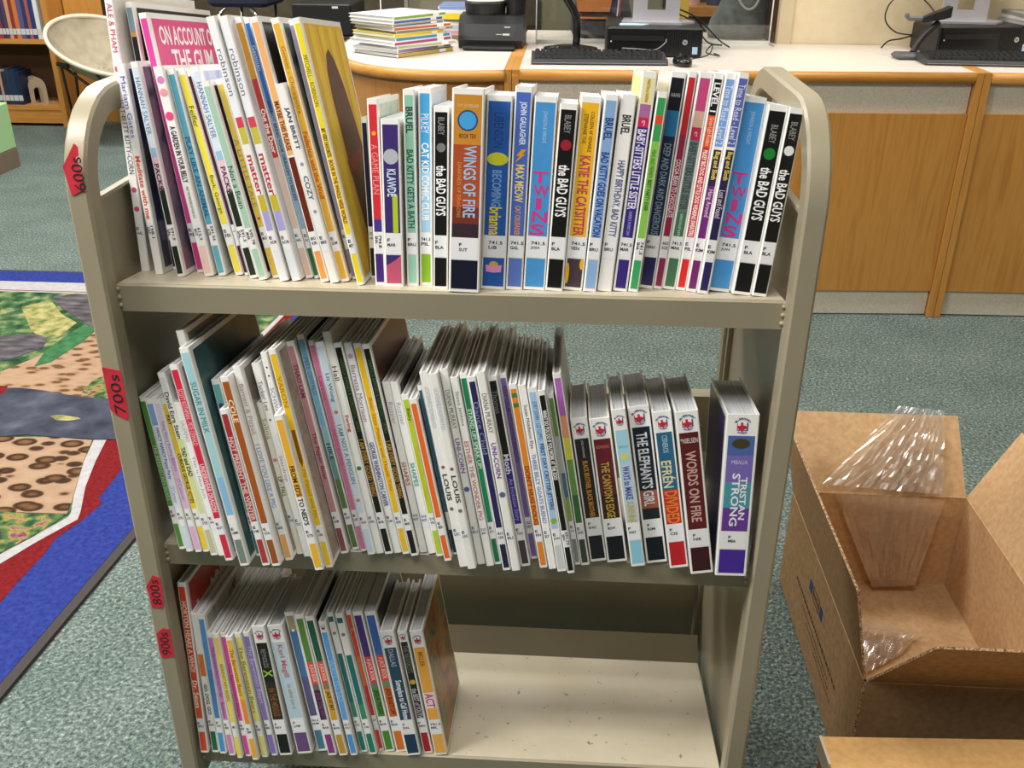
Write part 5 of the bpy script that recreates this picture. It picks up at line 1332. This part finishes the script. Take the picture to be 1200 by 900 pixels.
# clear screens on the desk
def acrylic():
    m = bpy.data.materials.new('clear_acrylic'); m.use_nodes = True
    nt = m.node_tree; nt.nodes.clear()
    out = nt.nodes.new('ShaderNodeOutputMaterial'); tr = nt.nodes.new('ShaderNodeBsdfTransparent'); gl = nt.nodes.new('ShaderNodeBsdfGlossy')
    tr.inputs['Color'].default_value = (.93, .93, .91, 1); gl.inputs['Roughness'].default_value = 0.03
    mx = nt.nodes.new('ShaderNodeMixShader'); mx.inputs[0].default_value = 0.07
    nt.links.new(tr.outputs[0], mx.inputs[1]); nt.links.new(gl.outputs[0], mx.inputs[2]); nt.links.new(mx.outputs[0], out.inputs['Surface'])
    return m
ACR = acrylic(); EDGE = mat('eef2f0', .2)
def guard(A, B, H, label):
    A, B = Vector(A), Vector(B); L = (B - A).length; ang_ = math.degrees(math.atan2(B.y - A.y, B.x - A.x))
    r = empty('acrylic_screen', RZ(ang_, A.x, A.y, ZT)); tag(r, label, 'acrylic screen', 'clear acrylic screens')
    MB().box((.004, -.002, .012), (L - .004, .002, H), ACR).build('clear_pane', r)
    for x in (0, L - .004): MB().box((x, -.003, 0), (x + .004, .003, H), EDGE).build('bright_edge', r)
    MB().box((0, -.006, .0), (L, .006, .012), mat('e8eae6', .3)).build('bottom_rail', r)
    for x in (.0, L - .006):
        m = MB(); m.prism([(x, -.08), (x + .006, -.08), (x + .006, .0), (x, .0)], 0, .006, ACR); m.box((x, -.06, .006), (x + .006, -.004, .05), ACR)
        m.build('foot_brace', r)
guard((-.005, 2.90), (.895, 2.965), .6, 'large clear acrylic screen standing behind the left computer')
guard((-.66, 3.22), (-.06, 3.20), .5, 'clear acrylic screen standing behind the desk book piles')

# bags behind the screen
r = empty('backpack', RZ(0, .25, 3.16, ZT)); tag(r, 'dark grey backpack with tan leather trim behind the clear screen', 'bag')
DG = noise_ramp_mat('dark_canvas', [(0.3, '3a3d42'), (0.7, '50545a')], scale=40, rough=.9)
TAN = mat('c47a3c', .5, noise=.1)
m = MB(); rings = []
for z_, w_, d_ in ((0, .11, .07), (.03, .125, .08), (.09, .12, .08), (.15, .105, .07), (.21, .08, .055), (.25, .05, .035)):
    rings.append([(w_ * math.copysign(abs(math.cos(t)) ** .6, math.cos(t)), d_ * math.copysign(abs(math.sin(t)) ** .6, math.sin(t)), z_) for t in [2 * math.pi * j / 24 for j in range(24)]])
m.loft(rings, DG); m.build('body', r, smooth=True)
m = MB(); m.rbox((-.09, -.10, .005), (.04, -.06, .075), .012, DG); m.build('front_pocket', r)
m = MB(); m.rbox((-.085, -.104, .074), (.035, -.06, .08), .002, TAN); m.build('pocket_trim', r)
m = MB(); m.loft([[(-.095, -.088, .10), (.03, -.088, .10), (.04, -.076, .155), (-.105, -.076, .155)], [(-.095, -.082, .10), (.03, -.082, .10), (.04, -.07, .155), (-.105, -.07, .155)]], TAN); m.build('flap_trim', r)
m = MB(); m.tube(bez([(-.09, -.075, .15), (-.07, -.09, .20), (-.02, -.095, .215), (.03, -.09, .2), (.04, -.075, .15)], 6), .010, TAN, 8); m.build('handle', r, smooth=True)
for k, c_ in enumerate(('2a3a8a', 'e8e8ee', 'b03a40')):
    o = MB().tube([(.052 + k * .008, -.093, .085), (.055 + k * .009, -.09, .150)], .0032, mat(c_, .4), 8).build('pen'); o.parent = r
r = empty('cloth_bag', RZ(0, .80, 3.16, ZT)); tag(r, 'soft grey cloth bag with pale strap loop behind the clear screen', 'bag')
GC = noise_ramp_mat('grey_knit', [(0.3, '5c6266'), (0.7, '787e80')], scale=30, rough=.95)
m = MB(); rings = []
for z_, w_, d_, sx in ((0, .115, .07, .0), (.03, .122, .08, -.002), (.07, .112, .085, .0), (.12, .095, .08, .012), (.18, .085, .07, .02), (.24, .07, .06, .02)):
    rings.append([(sx + w_ * math.cos(t), d_ * math.sin(t), z_) for t in [2 * math.pi * j / 28 for j in range(28)]])
m.loft(rings, GC); m.build('body', r, smooth=True)
m = MB(); m.tube(bez([(-.03, -.076, .24), (-.028, -.088, .17), (.0, -.094, .125), (.03, -.094, .118), (.055, -.09, .15), (.062, -.078, .24)], 7), .0045, mat('b8bab4', .5), 8); m.build('strap_loop', r, smooth=True)

# shelf unit far behind the screen
r = empty('low_shelf_unit', Matrix.Translation((.8, 4.9, 0))); tag(r, 'oak shelf unit in the back office seen through the clear screen', 'shelf unit')
m = MB(); m.box((-.35, 0, .76), (.5, .3, .81), OAK_H); m.build('top_board', r)
m = MB(); m.box((-.35, .26, .0), (.5, .3, .76), mat('7a5f4c', .7)); m.build('back_board', r)
for x in (-.35, .48):
    MB().box((x, 0, 0), (x + .02, .26, .76), OAK).build('side_board', r)
for k, (x, c_) in enumerate(((.02, 'e2c4c8'), (.16, '3a4a6a'), (.24, 'bfe0d4'))):
    o = MB().lathe([(.005, 0), (.05, 0), (.052, .09), (.046, .1), (.005, .1)], mat(c_, .4), 16, Matrix.Translation((.8 + x, 5.05, .8105))).build('storage_tub'); tag(o, ['pale pink', 'navy', 'mint'][k] + ' tub standing on the back office shelf', 'tub', 'tubs on the back office shelf')
r = empty('yellow_folder', RZ(4, .56, 3.25, ZT)); tag(r, 'yellow folder standing behind the left monitor stand', 'folder')
MB().box((-.03, 0, 0), (.05, .012, .19), mat('d8b84a', .6)).build('folder_cover', r); MB().box((-.028, .012, .003), (.046, .02, .185), PAGES).build('folder_paper', r)

# ------------------------------------------------------------------ far left: bookcase, saucer chair, green bench
r = empty('oak_bookcase', Matrix.Translation((-3.6, 5.25, 0))); tag(r, 'oak bookcase with two visible shelves of books at the far left', 'bookcase')
for x in (-.75, .42):
    MB().box((x, 0, .0), (x + .022 if x < 0 else x + .035, .30, 1.3), OAK).build('side_board', r)
for z_, hh in ((.105, .03), (.515, .03), (.92, .03)):
    MB().box((-.73, .004, z_), (.42, .29, z_ + hh), OAK_H).build('shelf_board', r)
MB().box((-.73, .01, .02), (.42, .03, .105), OAK_H).build('plinth', r)
MB().box((-.73, .285, .02), (.42, .30, 1.3), mat('5a4026', .7)).build('back_board', r)
random.seed(12)
cols = ['d8cfa0', '1f3a7a', '5a5a8a', 'd0a070', 'a83838', '4a7a44', 'b05a50', 'd07a40', '5a3a6a', '2a3a5a', 'e4e4e8', '2a3a6a', '8a3040', '303a58']
def case_book(x, z_, th, h, c_, label, group):
    q = empty('book', Matrix.Translation((x, 5.262, z_))); tag(q, label, 'book', group)
    MB().box((0, 0, 0), (th, .16, h), mat(c_, .4)).build('cover', q)
    MB().quad([(.001, -.0006, .025), (th - .001, -.0006, .025), (th - .001, -.0006, .06), (.001, -.0006, .06)], mat('d4d4d8', .5)).build('call_label', q)
x = -3.21
k = 0
while x > -3.95:
    th = random.uniform(.02, .034); x -= th + .001
    case_book(x, .5455, th, random.uniform(.22, .3), cols[(k * 5 + 10) % len(cols)], '%s book on upper shelf of far bookcase, %s from right' % (['white', 'dark blue', 'sand', 'indigo', 'rust', 'green'][k % 6], ordinal(k + 1)), 'books on the upper shelf of the far bookcase'); k += 1
x = -3.42; k = 0
for th, c_ in ((.03, '1c2c46'), (.032, '223858'), (.026, '2a3a50'), (.028, '24344e'), (.016, 'c89a7a'), (.03, '28365a'), (.034, '1f2c48'), (.03, '2c4058'), (.03, '3a4458'), (.03, '22304a')):
    x -= th + .001
    case_book(x, .1355, th, .205 + .01 * (k % 3), c_, '%s book on lower shelf of far bookcase, %s from right' % ('tan' if c_ == 'c89a7a' else 'navy', ordinal(k + 1)), 'books on the lower shelf of the far bookcase'); k += 1
PUT = mat('b9a489', .5)
for dx, dy, lab in ((0, 0, 'beige metal bookend with arched cutout, front one in far bookcase'), (-.055, .06, 'beige metal bookend partly behind another in far bookcase')):
    q = empty('bookend', RZ(-8, -3.335 + dx, 5.30 + dy, .1355)); tag(q, lab, 'bookend', 'bookends in the far bookcase')
    out = [(-.065, 0)] + [(-.065 * math.cos(a), .105 + .065 * math.sin(a)) for a in [math.pi * j / 10 for j in range(11)]] + [(.065, 0)]
    inn = [(-.032, .0)] + [(-.032 * math.cos(a), .075 + .032 * math.sin(a)) for a in [math.pi * j / 10 for j in range(11)]] + [(.032, .0)]
    m = MB(); n = len(out); vs = [(a, y_, b_) for y_ in (0, .003) for a, b_ in out + inn]; fs = []
    for j in range(n - 1):
        fs += [(j, j + 1, n + j + 1, n + j), (2 * n + j, 3 * n + j, 3 * n + j + 1, 2 * n + j + 1), (j, 2 * n + j, 2 * n + j + 1, j + 1), (n + j, n + j + 1, 3 * n + j + 1, 3 * n + j)]
    m.add(vs, fs, PUT); m.build('arch_plate', q)
    MB().box((-.065, 0, 0), (.065, .09, .002), PUT).build('foot_plate', q)
r = empty('oak_cabinet', Matrix.Translation((-2.75, 5.45, 0))); tag(r, 'plain oak cabinet end with a dark slot behind the round chair', 'cabinet')
MB().box((-.385, 0, 0), (.35, .28, 1.3), OAK).build('body', r)
MB().box((-.13, -.004, .55), (-.09, .0, 1.0), mat('2a1c12', .6)).build('slot', r)

r = empty('saucer_chair', Matrix.Translation((-2.67, 4.98, 0))); tag(r, 'beige fabric saucer chair on thin black wire legs', 'chair')
CLOTH = noise_ramp_mat('beige_cloth', [(0.3, 'a39a86'), (0.7, 'b8ae98')], scale=16, rough=.95)
Mt = Matrix.Translation((0, 0, .545)) @ Matrix.Rotation(math.radians(22), 4, 'Y') @ Matrix.Rotation(math.radians(14), 4, 'X')
m = MB(); n = 36; rings = []
for R_, z_ in ((.335, .0), (.30, -.05), (.24, -.11), (.15, -.16), (.05, -.18)):
    rings.append([(R_ * math.cos(2 * math.pi * k / n) * (1 + .01 * math.sin(5 * k)), R_ * math.sin(2 * math.pi * k / n), z_ + .006 * math.sin(k * 1.7)) for k in range(n)])
m.loft(rings, CLOTH, Mt); m.f = m.f[:-2]; m.m = m.m[:-2]
m.add([tuple(Mt @ Vector((.05 * math.cos(2 * math.pi * k / n), .05 * math.sin(2 * math.pi * k / n), -.18))) for k in range(n)], [tuple(range(n))], CLOTH)
m.build('seat_bowl', r, smooth=True)
ringp = [tuple(Mt @ Vector((.34 * math.cos(2 * math.pi * k / 40), .34 * math.sin(2 * math.pi * k / 40), .003))) for k in range(41)]
MB().tube(ringp, .013, mat('e6dcc8', .8), 8).build('rim_piping', r, smooth=True)
WIRE = mat('2a2826', .4)
for a, b_ in (((-.33, .08, .005), (-.17, -.27, .47)), ((-.17, -.27, .47), (.2, .05, .005)), ((.30, -.25, .005), (.05, -.31, .43)), ((-.31, .12, .005), (-.29, .15, .60)), ((.28, .2, .005), (.2, .26, .45))):
    MB().tube([a, b_], .0085, WIRE, 8).build('leg', r, smooth=True)
MB().tube([(-.19, -.27, .475), (-.12, -.285, .462)], .013, WIRE, 8).build('clamp', r)

r = empty('green_bench', Matrix.Translation((-2.915, 3.4, 0))); tag(r, 'pale green low bench end with brown base at the left edge', 'bench')
MB().rbox((-1.0, -.75, .10), (0, .80, .345), .006, mat('a9d29a', .55)).build('body', r)
MB().box((-.99, -.74, .0), (.004, .79, .10), mat('7c6a58', .7)).build('base', r)

# back room: chair and computer in the dim area behind the cart
r = empty('side_chair', Matrix.Translation((-1.62, 4.5, 0))); tag(r, 'dark blue seat on a chrome tube frame in the dim back area', 'chair')
m = MB(); m.rbox((-.16, -.2, .83), (.16, .2, .89), .02, mat('23283e', .8)); m.build('seat', r)
m = MB(); m.rbox((-.16, .17, .9), (.16, .21, 1.2), .015, mat('23283e', .8)); m.build('backrest', r)
for sx in (-.10, .095):
    MB().tube(bez([(sx, -.2, .005), (sx, -.2, .70), (sx, -.19, .79), (sx + (.03 if sx < 0 else -.03), -.17, .825)], 5), .010, CHROME, 8).build('leg', r, smooth=True)
    MB().tube([(sx, .18, .005), (sx, .18, .83)], .010, CHROME, 8).build('leg', r, smooth=True)
MB().tube([(-.10, -.2, .3), (.095, -.2, .3)], .007, CHROME, 8).build('foot_rail', r)
r = empty('back_counter', Matrix.Translation((-1.15, 4.05, 0))); tag(r, 'dark back counter carrying a black computer', 'counter')
MB().box((-.2, 0, .0), (.3, .5, .70), mat('2a2622', .7)).build('carcass', r); MB().box((-.22, -.02, .70), (.32, .52, .72), mat('302a24', .5)).build('top_board', r)
r = empty('desktop_computer', Matrix.Translation((-1.12, 4.08, .7205))); tag(r, 'black computer with a small white badge in the dim back area', 'computer')
MB().rbox((-.15, 0, 0), (.15, .35, .15), .006, BLACKP).build('case', r); MB().box((.055, -.002, .130), (.085, .001, .140), mat('e8ecf0', .4)).build('badge', r)
r = empty('room_divider', Matrix.Translation((-.58, 4.7, 0))); tag(r, 'grey olive partition panel behind the curved desk end', 'partition')
MB().box((-.2, 0, 0), (.25, .03, 1.5), mat('8a8470', .85, noise=.08, scale=20)).build('panel', r)
for x in (-.22, .25): MB().box((x, -.01, 0), (x + .02, .04, 1.5), mat('a8a498', .5)).build('edge_post', r)
r = empty('room_divider', Matrix.Translation((.25, 4.4, 0))); tag(r, 'olive partition panel seen through the large clear screen', 'partition')
MB().box((-.28, 0, 0), (.35, .03, 1.5), mat('8c8a72', .85, noise=.08, scale=20)).build('panel', r)
for x in (-.30, .35): MB().box((x, -.01, 0), (x + .02, .04, 1.5), mat('3a3630', .5)).build('edge_post', r)
